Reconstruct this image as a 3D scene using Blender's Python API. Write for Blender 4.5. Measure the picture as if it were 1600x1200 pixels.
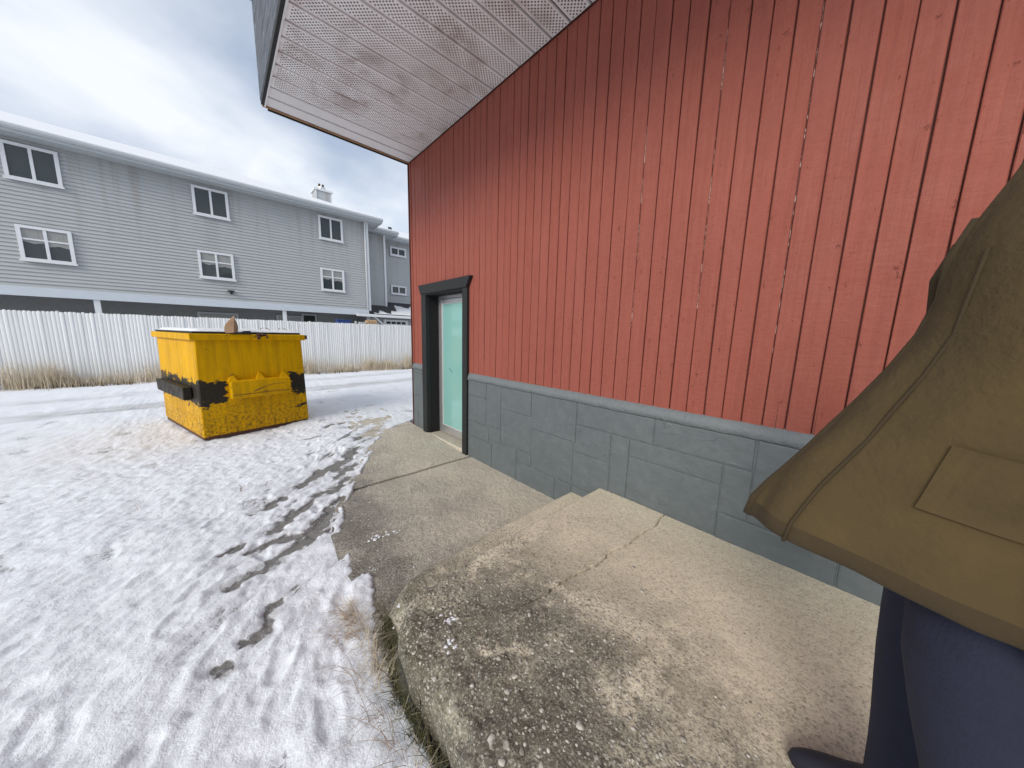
import bpy, bmesh, math, random
import numpy as np
from mathutils import Vector, Matrix
random.seed(7); np.random.seed(7)
S = bpy.context.scene
for o in list(bpy.data.objects): bpy.data.objects.remove(o)
R = math.radians

# ------------------------------------------------------------------ camera
def make_camera():
    yaw, p, r = R(42.407), R(8.728), R(-1.435)
    fw = Vector((math.sin(yaw)*math.cos(p), math.cos(yaw)*math.cos(p), -math.sin(p)))
    rt = Vector((math.cos(yaw), -math.sin(yaw), 0)); dn = fw.cross(rt)
    rt2 = rt*math.cos(r) + dn*math.sin(r); dn2 = dn*math.cos(r) - rt*math.sin(r)
    cd = bpy.data.cameras.new('camera'); co = bpy.data.objects.new('camera', cd)
    S.collection.objects.link(co)
    m = Matrix((rt2, -dn2, -fw)).transposed().to_4x4(); m.translation = (0, 0, 1.51)
    co.matrix_world = m
    cd.sensor_fit = 'HORIZONTAL'; cd.sensor_width = 36; cd.lens = 36*498/1600
    cd.clip_start = .02; cd.clip_end = 2000
    S.camera = co
make_camera()
S.render.resolution_x, S.render.resolution_y = 1024, 768

# ------------------------------------------------------------------ world, sun, exposure
SUN_EL, SUN_AZ = 29, 255          # compass style: azimuth from +Y clockwise, direction the light comes from
def make_world():
    w = bpy.data.worlds.new('World'); S.world = w; w.use_nodes = True
    nt = w.node_tree; N = nt.nodes; L = nt.links; N.clear()
    out = N.new('ShaderNodeOutputWorld'); bg = N.new('ShaderNodeBackground'); bg.inputs['Strength'].default_value = .1
    sky = N.new('ShaderNodeTexSky'); sky.sky_type = 'NISHITA'; sky.sun_disc = False
    sky.sun_elevation = R(SUN_EL); sky.sun_rotation = R(SUN_AZ); sky.air_density = 1.0; sky.dust_density = 1.5
    tc = N.new('ShaderNodeTexCoord'); sep = N.new('ShaderNodeSeparateXYZ'); L.new(tc.outputs['Generated'], sep.inputs[0])
    mx = N.new('ShaderNodeMath'); mx.operation = 'MAXIMUM'; mx.inputs[1].default_value = 0; L.new(sep.outputs[2], mx.inputs[0])
    ad = N.new('ShaderNodeMath'); ad.operation = 'ADD'; ad.inputs[1].default_value = .22; L.new(mx.outputs[0], ad.inputs[0])
    dv = N.new('ShaderNodeVectorMath'); dv.operation = 'SCALE'
    iv = N.new('ShaderNodeMath'); iv.operation = 'DIVIDE'; iv.inputs[0].default_value = 1; L.new(ad.outputs[0], iv.inputs[1])
    L.new(tc.outputs['Generated'], dv.inputs[0]); L.new(iv.outputs[0], dv.inputs['Scale'])
    mp = N.new('ShaderNodeMapping'); mp.inputs['Location'].default_value = (2.687, 16.949, 3.819); L.new(dv.outputs[0], mp.inputs[0])
    n1 = N.new('ShaderNodeTexNoise'); n1.inputs['Scale'].default_value = 1.15; n1.inputs['Detail'].default_value = 5
    n1.inputs['Roughness'].default_value = .52; n1.inputs['Distortion'].default_value = .35; L.new(mp.outputs[0], n1.inputs[0])
    n2 = N.new('ShaderNodeTexNoise'); n2.inputs['Scale'].default_value = 1.7; n2.inputs['Detail'].default_value = 5
    n2.inputs['Roughness'].default_value = .5; n2.inputs['Distortion'].default_value = .3; L.new(mp.outputs[0], n2.inputs[0])
    r1 = N.new('ShaderNodeValToRGB'); e = r1.color_ramp.elements                 # cover
    e[0].position = .36; e[0].color = (.6,.6,.6,1); e[1].position = .56; e[1].color = (1,1,1,1); L.new(n1.outputs[0], r1.inputs[0])
    r2 = N.new('ShaderNodeValToRGB'); e = r2.color_ramp.elements                 # cloud brightness
    e[0].position = .36; e[0].color = (3.2,3.65,4.5,1); e[1].position = .66; e[1].color = (5.4,5.7,6.1,1); L.new(n2.outputs[0], r2.inputs[0])
    mix = N.new('ShaderNodeMix'); mix.data_type = 'RGBA'
    L.new(r1.outputs[0], mix.inputs['Factor'])
    L.new(sky.outputs[0], mix.inputs['A']); L.new(r2.outputs[0], mix.inputs['B'])
    L.new(mix.outputs['Result'], bg.inputs[0]); L.new(bg.outputs[0], out.inputs[0])
make_world()
sd = bpy.data.lights.new('sun', 'SUN'); sd.energy = 1.5; sd.angle = R(26); sd.color = (1, .95, .87)
so = bpy.data.objects.new('sun', sd); S.collection.objects.link(so)
_d = Vector((math.sin(R(SUN_AZ))*math.cos(R(SUN_EL)), math.cos(R(SUN_AZ))*math.cos(R(SUN_EL)), math.sin(R(SUN_EL))))
so.rotation_euler = _d.to_track_quat('Z', 'Y').to_euler(); so.location = _d*30
S.view_settings.view_transform = 'Standard'; S.view_settings.look = 'None'
S.view_settings.gamma = 1; S.view_settings.use_curve_mapping = False; S.view_settings.exposure = 0.80
S.render.engine = 'CYCLES'
S.cycles.max_bounces = 6; S.cycles.diffuse_bounces = 3; S.cycles.use_adaptive_sampling = True; S.cycles.adaptive_threshold = .02; S.cycles.caustics_reflective = False; S.cycles.caustics_refractive = False

# ------------------------------------------------------------------ helpers
def link(o, parent=None):
    S.collection.objects.link(o)
    if parent is not None: o.parent = parent
    return o
def tag(o, label=None, cat=None, group=None, kind=None):
    if label: o['label'] = label
    if cat: o['category'] = cat
    if group: o['group'] = group
    if kind: o['kind'] = kind
    return o
def empty(name, loc=(0, 0, 0), rz=0):
    o = bpy.data.objects.new(name, None); o.location = loc; o.rotation_euler = (0, 0, rz); o.empty_display_size = .2
    return link(o)
def mesh(name, v, f, mat=None, smooth=False):
    m = bpy.data.meshes.new(name); m.from_pydata([tuple(p) for p in v], [], f)
    if mat: m.materials.append(mat)
    if smooth: m.polygons.foreach_set('use_smooth', [True]*len(m.polygons))
    m.update(); return m
def obj(name, me, parent=None, loc=(0, 0, 0)):
    o = bpy.data.objects.new(name, me); o.location = loc
    return link(o, parent)
class MB:
    def __init__(s): s.v = []; s.f = []
    def add(s, v, f):
        n = len(s.v); s.v += [tuple(p) for p in v]; s.f += [tuple(i+n for i in q) for q in f]; return s
    def box(s, x0, x1, y0, y1, z0, z1):
        return s.add([(x0,y0,z0),(x1,y0,z0),(x1,y1,z0),(x0,y1,z0),(x0,y0,z1),(x1,y0,z1),(x1,y1,z1),(x0,y1,z1)],
                     [(0,3,2,1),(4,5,6,7),(0,1,5,4),(1,2,6,5),(2,3,7,6),(3,0,4,7)])
    def bar(s, a, b, w, d=None):
        a, b = Vector(a), Vector(b); t = (b-a).normalized(); d = d or w
        u = t.cross(Vector((0,0,1)));
        if u.length < 1e-4: u = Vector((1,0,0))
        u.normalize(); q = u.cross(t)
        P = [c + u*(i*w/2) + q*(j*d/2) for c in (a, b) for i, j in ((-1,-1),(1,-1),(1,1),(-1,1))]
        return s.add(P, [(0,3,2,1),(4,5,6,7),(0,1,5,4),(1,2,6,5),(2,3,7,6),(3,0,4,7)])
    def prism(s, poly, ax, t0, t1):      # poly of 2D points, extruded along axis ax
        n = len(poly)
        def P(p, t): return {'x': (t,p[0],p[1]), 'y': (p[0],t,p[1]), 'z': (p[0],p[1],t)}[ax]
        return s.add([P(p,t0) for p in poly]+[P(p,t1) for p in poly],
              [tuple(range(n))[::-1], tuple(range(n,2*n))]+[(i,(i+1)%n,(i+1)%n+n,i+n) for i in range(n)])
    def tube(s, pts, r, n=8, caps=True):
        pts = [Vector(p) for p in pts]; rings = []
        u = None
        for i, p in enumerate(pts):
            t = (pts[min(i+1,len(pts)-1)]-pts[max(i-1,0)]).normalized()
            if u is None:
                u = t.cross(Vector((0,0,1)))
                if u.length < 1e-3: u = Vector((1,0,0))
            u = (u - t*u.dot(t)).normalized(); q = t.cross(u)
            rr = r[i] if isinstance(r, (list, tuple)) else r
            rings.append([p + (u*math.cos(2*math.pi*k/n) + q*math.sin(2*math.pi*k/n))*rr for k in range(n)])
        return s.loft(rings, caps)
    def loft(s, rings, caps=True):
        n = len(rings[0]); v = [p for r_ in rings for p in r_]; f = []
        for i in range(len(rings)-1):
            for k in range(n):
                f.append((i*n+k, i*n+(k+1)%n, (i+1)*n+(k+1)%n, (i+1)*n+k))
        if caps: f += [tuple(range(n))[::-1], tuple(range((len(rings)-1)*n, len(rings)*n))]
        return s.add(v, f)
    def mesh(s, name, mat, smooth=False, bevel=0, seg=1):
        m = mesh(name, s.v, s.f, mat, smooth)
        bm = bmesh.new(); bm.from_mesh(m)
        if bevel:
            bmesh.ops.bevel(bm, geom=[e for e in bm.edges if len(e.link_faces) == 2 and e.calc_face_angle(0) > .5], offset=bevel, segments=seg, affect='EDGES', clamp_overlap=True)
        bmesh.ops.recalc_face_normals(bm, faces=bm.faces)
        bm.to_mesh(m); bm.free()
        if smooth: m.polygons.foreach_set('use_smooth', [True]*len(m.polygons))
        return m
    def build(s, name, mat, parent=None, loc=(0,0,0), **k): return obj(name, s.mesh(name, mat, **k), parent, loc)
def box(name, x0, x1, y0, y1, z0, z1, mat, parent=None, bevel=0):
    return MB().box(x0,x1,y0,y1,z0,z1).build(name, mat, parent, bevel=bevel)

# numpy gradient noise
def _h(ix, iy, s):
    n = (ix.astype(np.int64)*374761393 + iy.astype(np.int64)*668265263 + s*974634533) & 0x7fffffff
    n = ((n ^ (n >> 13))*1274126177) & 0x7fffffff
    return ((n ^ (n >> 16)) & 0xffff)/65535.0*2*np.pi
def perlin(x, y, s=0):
    x = np.asarray(x, float); y = np.asarray(y, float)
    ix, iy = np.floor(x), np.floor(y); fx, fy = x-ix, y-iy
    u = fx*fx*fx*(fx*(fx*6-15)+10); v = fy*fy*fy*(fy*(fy*6-15)+10)
    def g(a, b):
        t = _h(ix+a, iy+b, s); return np.cos(t)*(fx-a)+np.sin(t)*(fy-b)
    return 1.5*((g(0,0)*(1-u)+g(1,0)*u)*(1-v)+(g(0,1)*(1-u)+g(1,1)*u)*v)
def fbm(x, y, o=4, s=0, g=.5):
    r = 0; a = 1
    for i in range(o): r = r + a*perlin(np.asarray(x)*2**i+i*7.3, np.asarray(y)*2**i-i*3.1, s+i); a *= g
    return r
def sst(a, b, x): t = np.clip((x-a)/(b-a), 0, 1); return t*t*(3-2*t)
def grid_mesh(name, X, Y, Z, mat, attr=None, smooth=True):
    ny, nx = X.shape; m = bpy.data.meshes.new(name)
    co = np.stack([X, Y, Z], -1).reshape(-1, 3).astype(np.float32)
    i = np.arange(ny*nx).reshape(ny, nx)
    f = np.stack([i[:-1,:-1], i[:-1,1:], i[1:,1:], i[1:,:-1]], -1).reshape(-1, 4)
    m.vertices.add(len(co)); m.vertices.foreach_set('co', co.ravel())
    m.loops.add(f.size); m.loops.foreach_set('vertex_index', f.ravel().astype(np.int32))
    m.polygons.add(len(f)); m.polygons.foreach_set('loop_start', np.arange(0, f.size, 4, dtype=np.int32))
    m.polygons.foreach_set('use_smooth', [smooth]*len(f))
    m.update(calc_edges=True)
    for k, a in (attr or {}).items():
        at = m.attributes.new(k, 'FLOAT', 'POINT'); at.data.foreach_set('value', a.ravel().astype(np.float32))
    if mat: m.materials.append(mat)
    return m

# ------------------------------------------------------------------ materials
class NT:
    def __init__(s, name):
        s.m = bpy.data.materials.new(name); s.m.use_nodes = True; s.t = s.m.node_tree
        s.b = s.t.nodes['Principled BSDF']; s.o = s.t.nodes['Material Output']
    def n(s, t, **k):
        x = s.t.nodes.new(t)
        for a, b in k.items():
            if a in x.inputs: s.set(x.inputs[a], b)
            else: setattr(x, a, b)
        return x
    def set(s, i, v):
        if isinstance(v, bpy.types.NodeSocket): s.t.links.new(v, i)
        else: i.default_value = v
    def co(s, kind='Object', scale=(1,1,1), loc=(0,0,0)):
        c = s.n('ShaderNodeTexCoord'); mp = s.n('ShaderNodeMapping'); s.t.links.new(c.outputs[kind], mp.inputs[0])
        mp.inputs['Scale'].default_value = scale; mp.inputs['Location'].default_value = loc; return mp.outputs[0]
    def world(s, scale=(1,1,1)):
        c = s.n('ShaderNodeNewGeometry'); mp = s.n('ShaderNodeMapping'); s.t.links.new(c.outputs['Position'], mp.inputs[0])
        mp.inputs['Scale'].default_value = scale; return mp.outputs[0]
    def noise(s, vec, scale, detail=4, rough=.55, dist=0):
        x = s.n('ShaderNodeTexNoise'); s.t.links.new(vec, x.inputs['Vector'])
        x.inputs['Scale'].default_value = scale; x.inputs['Detail'].default_value = detail
        x.inputs['Roughness'].default_value = rough; x.inputs['Distortion'].default_value = dist; return x.outputs[0]
    def vor(s, vec, scale, out='Distance', feature='F1', rand=1):
        x = s.n('ShaderNodeTexVoronoi', feature=feature); s.t.links.new(vec, x.inputs['Vector']); x.inputs['Scale'].default_value = scale
        x.inputs['Randomness'].default_value = rand; return x.outputs[out]
    def ramp(s, fac, *st):
        x = s.n('ShaderNodeValToRGB'); s.t.links.new(fac, x.inputs[0]); e = x.color_ramp.elements
        while len(e) < len(st): e.new(.5)
        for i, (p, c) in enumerate(st):
            e[i].position = p; c = (c,c,c) if not isinstance(c, (tuple, list)) else c; e[i].color = (*c[:3], 1)
        return x.outputs[0]
    def mix(s, fac, a, b, mode='MIX'):
        x = s.n('ShaderNodeMix', data_type='RGBA', blend_type=mode)
        for k, v in (('Factor', fac), ('A', a), ('B', b)):
            i = x.inputs[k]
            if isinstance(v, bpy.types.NodeSocket): s.t.links.new(v, i)
            elif k == 'Factor': i.default_value = v
            else: i.default_value = (*v[:3], 1) if isinstance(v, (tuple, list)) else (v, v, v, 1)
        return x.outputs['Result']
    def math(s, op, a, b=0, c=None, clamp=False):
        x = s.n('ShaderNodeMath', operation=op, use_clamp=clamp)
        for i, v in enumerate((a, b) if c is None else (a, b, c)): s.set(x.inputs[i], v)
        return x.outputs[0]
    def sep(s, vec):
        x = s.n('ShaderNodeSeparateXYZ'); s.t.links.new(vec, x.inputs[0]); return x.outputs
    def bump(s, h, strength=.5, dist=.01, normal=None):
        x = s.n('ShaderNodeBump'); s.t.links.new(h, x.inputs['Height']); x.inputs['Strength'].default_value = strength; x.inputs['Distance'].default_value = dist
        if normal is not None: s.t.links.new(normal, x.inputs['Normal'])
        s.t.links.new(x.outputs[0], s.b.inputs['Normal']); return x.outputs[0]
    def col(s, c): s.set(s.b.inputs['Base Color'], c if isinstance(c, bpy.types.NodeSocket) else (*c, 1)); return s
    def rough(s, r): s.set(s.b.inputs['Roughness'], r); return s
    def metal(s, r): s.set(s.b.inputs['Metallic'], r); return s
    def rnd(s): return s.n('ShaderNodeObjectInfo').outputs['Random']
M = {}
def simple(name, c, rough=.6, metal=0, var=.15, scale=6, bump=0, bscale=40):
    t = NT(name); v = t.world()
    nz = t.noise(v, scale, 5)
    t.col(t.mix(nz, tuple(x*(1-var) for x in c), tuple(min(1, x*(1+var)) for x in c))).rough(rough).metal(metal)
    if bump: t.bump(t.noise(v, bscale, 4), bump, .004)
    M[name] = t.m; return t.m

def mat_red():
    t = NT('red_paint'); v = t.world(); g = t.world((40, 40, 1.6)); fine = t.world((90, 90, 5))
    base = t.mix(t.noise(v, 1.3, 4), (.245,.063,.042), (.310,.087,.058))
    base = t.mix(t.math('MULTIPLY', t.rnd(), .5), base, t.mix(.5, base, (.30,.098,.078)))
    wear = t.ramp(t.noise(g, 1.0, 5, .6), (.36, 0), (.62, 1))
    base = t.mix(t.math('MULTIPLY', wear, .38), base, (.20,.052,.040))
    mot = t.ramp(t.noise(t.world((22, 22, 15)), 1.0, 4, .7), (.35, 0), (.68, 1)); base = t.mix(t.math('MULTIPLY', mot, .22), base, (.33,.110,.085))
    chips = t.ramp(t.noise(t.world((14, 14, 8)), 2.0, 6, .65), (.655, 0), (.70, 1))
    base = t.mix(t.math('MULTIPLY', chips, .45), base, (.15,.055,.047))
    # bald flecks, very few
    fl = t.ramp(t.noise(t.world((30, 30, 14)), 2.0, 4, .7), (.795, 0), (.81, 1))
    base = t.mix(t.math('MULTIPLY', fl, .5), base, (.5,.36,.32))
    t.col(base).rough(t.ramp(t.noise(v, 6, 3), (.3, .5), (.7, .68)))
    h = t.math('ADD', t.math('MULTIPLY', t.noise(g, 1, 6, .65), .7), t.math('MULTIPLY', t.noise(t.world((18, 18, 60)), 1.0, 4, .6), .5))
    t.bump(t.math('SUBTRACT', h, t.math('MULTIPLY', chips, .3)), .8, .010)
    t.b.inputs['Specular IOR Level'].default_value = .22
    M['red'] = t.m
mat_red()
def mat_redwhite():   # cracked open joint between boards: bare pale wood with paint left on it
    t = NT('bare_wood_edge'); k = t.ramp(t.noise(t.world((30, 30, 12)), 1.4, 5, .7), (.50, 0), (.58, 1))
    t.col(t.mix(k, (.09,.022,.016), (.50,.38,.32))).rough(.8); M['bare'] = t.m
mat_redwhite()
def mat_grey():
    t = NT('grey_masonry_paint'); v = t.world()
    c = t.mix(t.noise(v, 2.2, 5), (.086,.102,.108), (.118,.136,.141))
    c = t.mix(t.math('MULTIPLY', t.ramp(t.noise(v, 14, 5, .7), (.45, 0), (.75, 1)), .35), c, (.17,.185,.19))
    t.col(c).rough(t.ramp(t.noise(v, 9, 3), (.3, .42), (.7, .62)))
    ridge = t.ramp(t.math('ABSOLUTE', t.math('SUBTRACT', t.noise(t.world((1, 4, 8)), 1.0, 2, .5, 1.2), .5)), (0, 1), (.018, 0))
    patch = t.ramp(t.noise(t.world((1, 3, 3)), 1.4, 2), (.52, 0), (.64, 1))
    h = t.math('ADD', t.math('MULTIPLY', t.noise(t.world((1, 7, 10)), 1.2, 5, .55), .9), t.math('MULTIPLY', t.math('MULTIPLY', ridge, patch), .28))
    t.bump(h, .75, .012); M['grey'] = t.m
mat_grey()
def mat_ledge():
    t = NT('grey_ledge_skylit'); v = t.world()
    t.col(t.mix(t.noise(v, 5, 5), (.125,.142,.149), (.165,.183,.190))).rough(.6)  # lighter than the base grey: sky light on the slope put into the colour
    t.bump(t.noise(v, 24, 6, .65), .7, .014); M['ledge'] = t.m
mat_ledge()
simple('trim_dark', (.0095,.0105,.0115), .65, var=.2, scale=12, bump=.25, bscale=60)
def mat_black():
    t = NT('black_jamb_paint'); v = t.world((20, 20, 6))
    k = t.ramp(t.noise(v, 1.0, 6, .75), (.70, 0), (.74, 1))
    t.col(t.mix(t.math('MULTIPLY', k, .25), (.0035,.0035,.004), (.12,.11,.10))).rough(.75); t.bump(t.noise(v, 2, 4), .3, .004); M['black'] = t.m
mat_black()
simple('alu', (.62,.62,.62), .42, .85, .1, 20)
def mat_glass():
    t = NT('teal_frosted_film'); v = t.world()
    t.col(t.mix(t.noise(v, 1.2, 3), (.20,.42,.385), (.25,.48,.44))).rough(.16)
    t.b.inputs['IOR'].default_value = 1.5
    t.b.inputs['Coat Weight'].default_value = .9; t.b.inputs['Coat Roughness'].default_value = .02
    M['film'] = t.m
mat_glass()
def mat_soffit():
    t = NT('perforated_soffit'); P = t.n('ShaderNodeNewGeometry').outputs['Position']; s = t.sep(P)
    # staggered round holes
    p = .034
    def cell(ox, oy):
        fx = t.math('SUBTRACT', t.math('FRACT', t.math('ADD', t.math('DIVIDE', s[0], p), ox)), .5)
        fy = t.math('SUBTRACT', t.math('FRACT', t.math('ADD', t.math('DIVIDE', s[1], p), oy)), .5)
        return t.math('SQRT', t.math('ADD', t.math('MULTIPLY', fx, fx), t.math('MULTIPLY', fy, fy)))
    d = t.math('MINIMUM', cell(0, 0), cell(.5, .5))
    hole = t.ramp(d, (.16, 1), (.23, 0))
    ob = t.sep(t.n('ShaderNodeTexCoord').outputs['Object'])
    inside = t.math('LESS_THAN', t.math('ABSOLUTE', ob[1]), .070)
    inside = t.math('MULTIPLY', inside, t.math('LESS_THAN', t.math('ABSOLUTE', ob[0]), .79))
    hole = t.math('MULTIPLY', hole, inside)
    st = t.ramp(t.noise(P, 1.7, 6, .6, .4), (.44, 0), (.64, 1)); st2 = t.ramp(t.noise(P, 6, 5, .65), (.38, 0), (.62, 1))
    base = t.mix(t.math('MULTIPLY', t.math('MULTIPLY', st, st2), .7), (.92,.91,.91), (.26,.145,.105))
    base = t.mix(t.math('MULTIPLY', t.noise(P, 3, 4), .3), base, (.82,.815,.81))
    t.col(t.mix(hole, base, (.03,.028,.027))).rough(.55)
    t.bump(t.math('MULTIPLY', hole, -1), .4, .004)
    M['soffit'] = t.m
mat_soffit()
def mat_soffit_solid():
    t = NT('solid_soffit'); P = t.world()
    t.col(t.mix(t.noise(P, 3, 5), (.72,.71,.71), (.80,.79,.79))).rough(.5); M['soffit_solid'] = t.m
mat_soffit_solid()
def mat_weather():
    t = NT('weathered_grey_wood'); v = t.world((6, 2.5, 34)); g = t.noise(v, 1.6, 7, .7)
    c = t.mix(t.ramp(g, (.3, 0), (.7, 1)), (.022,.028,.038), (.15,.168,.195))
    k = t.ramp(t.noise(t.world((2, 4, 6)), 2, 5, .7), (.62, 0), (.68, 1))
    t.col(t.mix(t.math('MULTIPLY', k, .6), c, (.30,.32,.34))).rough(.85); t.bump(g, .8, .01); M['weather'] = t.m
mat_weather()
simple('tar', (.012,.012,.013), .7)
simple('raw_wood', (.33,.19,.10), .8, var=.4, scale=9, bump=.4)
def mat_concrete(name, aggregate, tint, cl=.72):
    t = NT(name); P = t.n('ShaderNodeNewGeometry').outputs['Position']; s = t.sep(P); v = P
    big = t.noise(v, 1.5, 3, .6, .3); med = t.noise(v, 6, 5, .68); fine = t.noise(v, 66, 3, .75); grit = t.noise(v, 130, 2, .6)
    # dirt and moss lie on the outer part of the slab, the strip along the wall is clean pale cement
    edge = t.math('ADD', s[0], t.math('MULTIPLY', t.math('SUBTRACT', big, .5), 1.5))
    clean = t.ramp(t.math('MULTIPLY', edge, .4), (.30, 0), (.66, 1))
    pale = t.mix(med, tint[0], tint[1]); dark = t.mix(t.ramp(med, (.3, 0), (.72, 1)), tint[2], tint[3])
    c = t.mix(clean, dark, pale)
    sc = t.ramp(t.noise(t.world((1, 1.15, 1)), 2.1, 6, .66, .7), (.47, 0), (.58, 1))            # pale scaled patches
    sc = t.math('MULTIPLY', sc, t.ramp(fine, (.40, .25), (.62, 1)))
    c = t.mix(t.math('MULTIPLY', sc, .80), c, tint[1])
    bigp = t.ramp(t.noise(t.world((1.3, .9, 1)), 1.45, 5, .62, .9), (.40, 0), (.60, 1)); bigp = t.math('MULTIPLY', bigp, t.ramp(s[0], (.5, 1), (1.9, .15)))
    c = t.mix(t.math('MULTIPLY', bigp, .62), c, tint[2])
    moss = t.ramp(t.noise(v, 3.3, 6, .7), (.40, 0), (.60, 1))
    moss = t.math('MULTIPLY', moss, t.ramp(s[0], (.45, 1), (1.45, .0)))
    c = t.mix(t.math('MULTIPLY', moss, .80), c, (.062,.056,.026))
    wa = t.n('ShaderNodeAttribute', attribute_name='wear').outputs['Fac']; sa = t.n('ShaderNodeAttribute', attribute_name='stain').outputs['Fac']
    c = t.mix(t.math('MULTIPLY', t.math('MULTIPLY', sa, t.ramp(t.noise(v, 17, 4, .7), (.36, .25), (.62, 1))), .62), c, t.mix(med, (.060,.055,.034), (.15,.135,.095)))
    c = t.mix(t.math('MULTIPLY', t.math('MULTIPLY', wa, t.ramp(fine, (.34, .35), (.55, 1))), .85), c, tint[1])
    # sand grain
    expo = t.math('SUBTRACT', 1.0, t.math('MULTIPLY', clean, cl))
    c = t.mix(t.math('MULTIPLY', t.ramp(fine, (.30, 1), (.50, 0)), expo), c, t.mix(.78, c, (.045,.040,.033)))
    c = t.mix(t.math('MULTIPLY', t.ramp(grit, (.54, 0), (.68, 1)), .55), c, (.55,.51,.44))
    c = t.mix(t.math('MULTIPLY', t.ramp(grit, (.32, 1), (.47, 0)), .45), c, (.07,.06,.05))
    # exposed aggregate
    vd = t.vor(v, 58); vc = t.vor(v, 58, 'Color'); keep = t.math('GREATER_THAN', t.sep(vc)[0], 1-aggregate)
    st = t.math('MULTIPLY', t.ramp(vd, (.25, 1), (.36, 0)), keep)
    st = t.math('MULTIPLY', st, expo)
    sc2 = t.mix(t.sep(vc)[1], (.20,.175,.14), (.55,.51,.45))
    c = t.mix(t.math('MULTIPLY', st, .85), c, sc2)
    t.col(c).rough(.9)
    h = t.math('ADD', t.math('MULTIPLY', fine, .8), t.math('MULTIPLY', st, .35)); h = t.math('ADD', h, t.math('MULTIPLY', grit, .3)); h = t.math('ADD', h, t.math('MULTIPLY', med, .7))
    t.bump(t.math('MULTIPLY', h, expo), .8, .010); M[name] = t.m
mat_concrete('concrete_path', .45, ((.50,.445,.350),(.60,.540,.435),(.225,.208,.180),(.37,.342,.295)), .35)
mat_concrete('concrete_landing', .6, ((.62,.545,.395),(.74,.655,.495),(.105,.097,.072),(.30,.272,.212)), .60)
def mat_snow_ground():
    t = NT('snow_and_gravel'); P = t.n('ShaderNodeNewGeometry').outputs['Position']
    a = t.n('ShaderNodeAttribute', attribute_name='snow').outputs['Fac']
    sl = t.n('ShaderNodeAttribute', attribute_name='slush').outputs['Fac']
    nz = t.noise(P, 26, 6, .7); nz2 = t.noise(P, 90, 4, .65)
    k = t.math('ADD', a, t.math('MULTIPLY', t.math('SUBTRACT', t.math('ADD', t.math('MULTIPLY', nz, .6), t.math('MULTIPLY', nz2, .4)), .5), 1.7))
    m = t.ramp(k, (.38, 0), (.60, 1))
    grav = t.mix(t.vor(P, 85, 'Color'), (.10,.095,.088), (.30,.28,.25)); grav = t.mix(.55, grav, t.mix(nz, (.075,.073,.070), (.20,.19,.175)))
    fl = t.ramp(t.noise(P, 150, 3, .6), (.60, 0), (.66, 1)); grav = t.mix(t.math('MULTIPLY', fl, .6), grav, (.7,.72,.75))
    sn = t.mix(t.noise(P, 3, 5), (.68,.70,.745), (.77,.785,.82))  # blue tint of the sky light is put into the snow colour
    dirt = t.ramp(t.noise(P, 9, 7, .72), (.50, 0), (.80, 1))
    sn = t.mix(t.math('MULTIPLY', dirt, .22), sn, (.42,.42,.43))
    sn = t.mix(t.math('MULTIPLY', sl, .85), sn, (.33,.325,.32))
    t.col(t.mix(m, grav, sn)).rough(t.ramp(m, (0, .45), (1, .75)))
    t.b.inputs['Subsurface Weight'].default_value = 0
    hh = t.math('ADD', t.math('MULTIPLY', t.noise(P, 30, 4, .62), .9), t.math('MULTIPLY', nz2, .30)); hh = t.math('ADD', hh, t.math('MULTIPLY', m, .5))
    t.bump(hh, .75, .012); M['ground'] = t.m
mat_snow_ground()
def mat_snow():
    t = NT('snow'); P = t.world(); t.col(t.mix(t.noise(P, 5, 5), (.66,.675,.70), (.74,.75,.77))).rough(.7); t.bump(t.noise(P, 22, 5), .5, .01); M['snow'] = t.m
mat_snow()
def mat_grass(name, a, b):
    t = NT(name); P = t.world((25, 25, 5)); c = t.mix(t.ramp(t.noise(P, 1.2, 3), (.3, 0), (.7, 1)), a, b); t.col(c).rough(.75); M[name] = t.m
mat_grass('straw', (.46,.37,.25), (.72,.63,.49)); mat_grass('dull_grass', (.035,.040,.014), (.13,.115,.045)); mat_grass('weed', (.20,.10,.06), (.44,.30,.19)); mat_grass('dark_litter', (.07,.05,.025), (.20,.14,.07))
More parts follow.
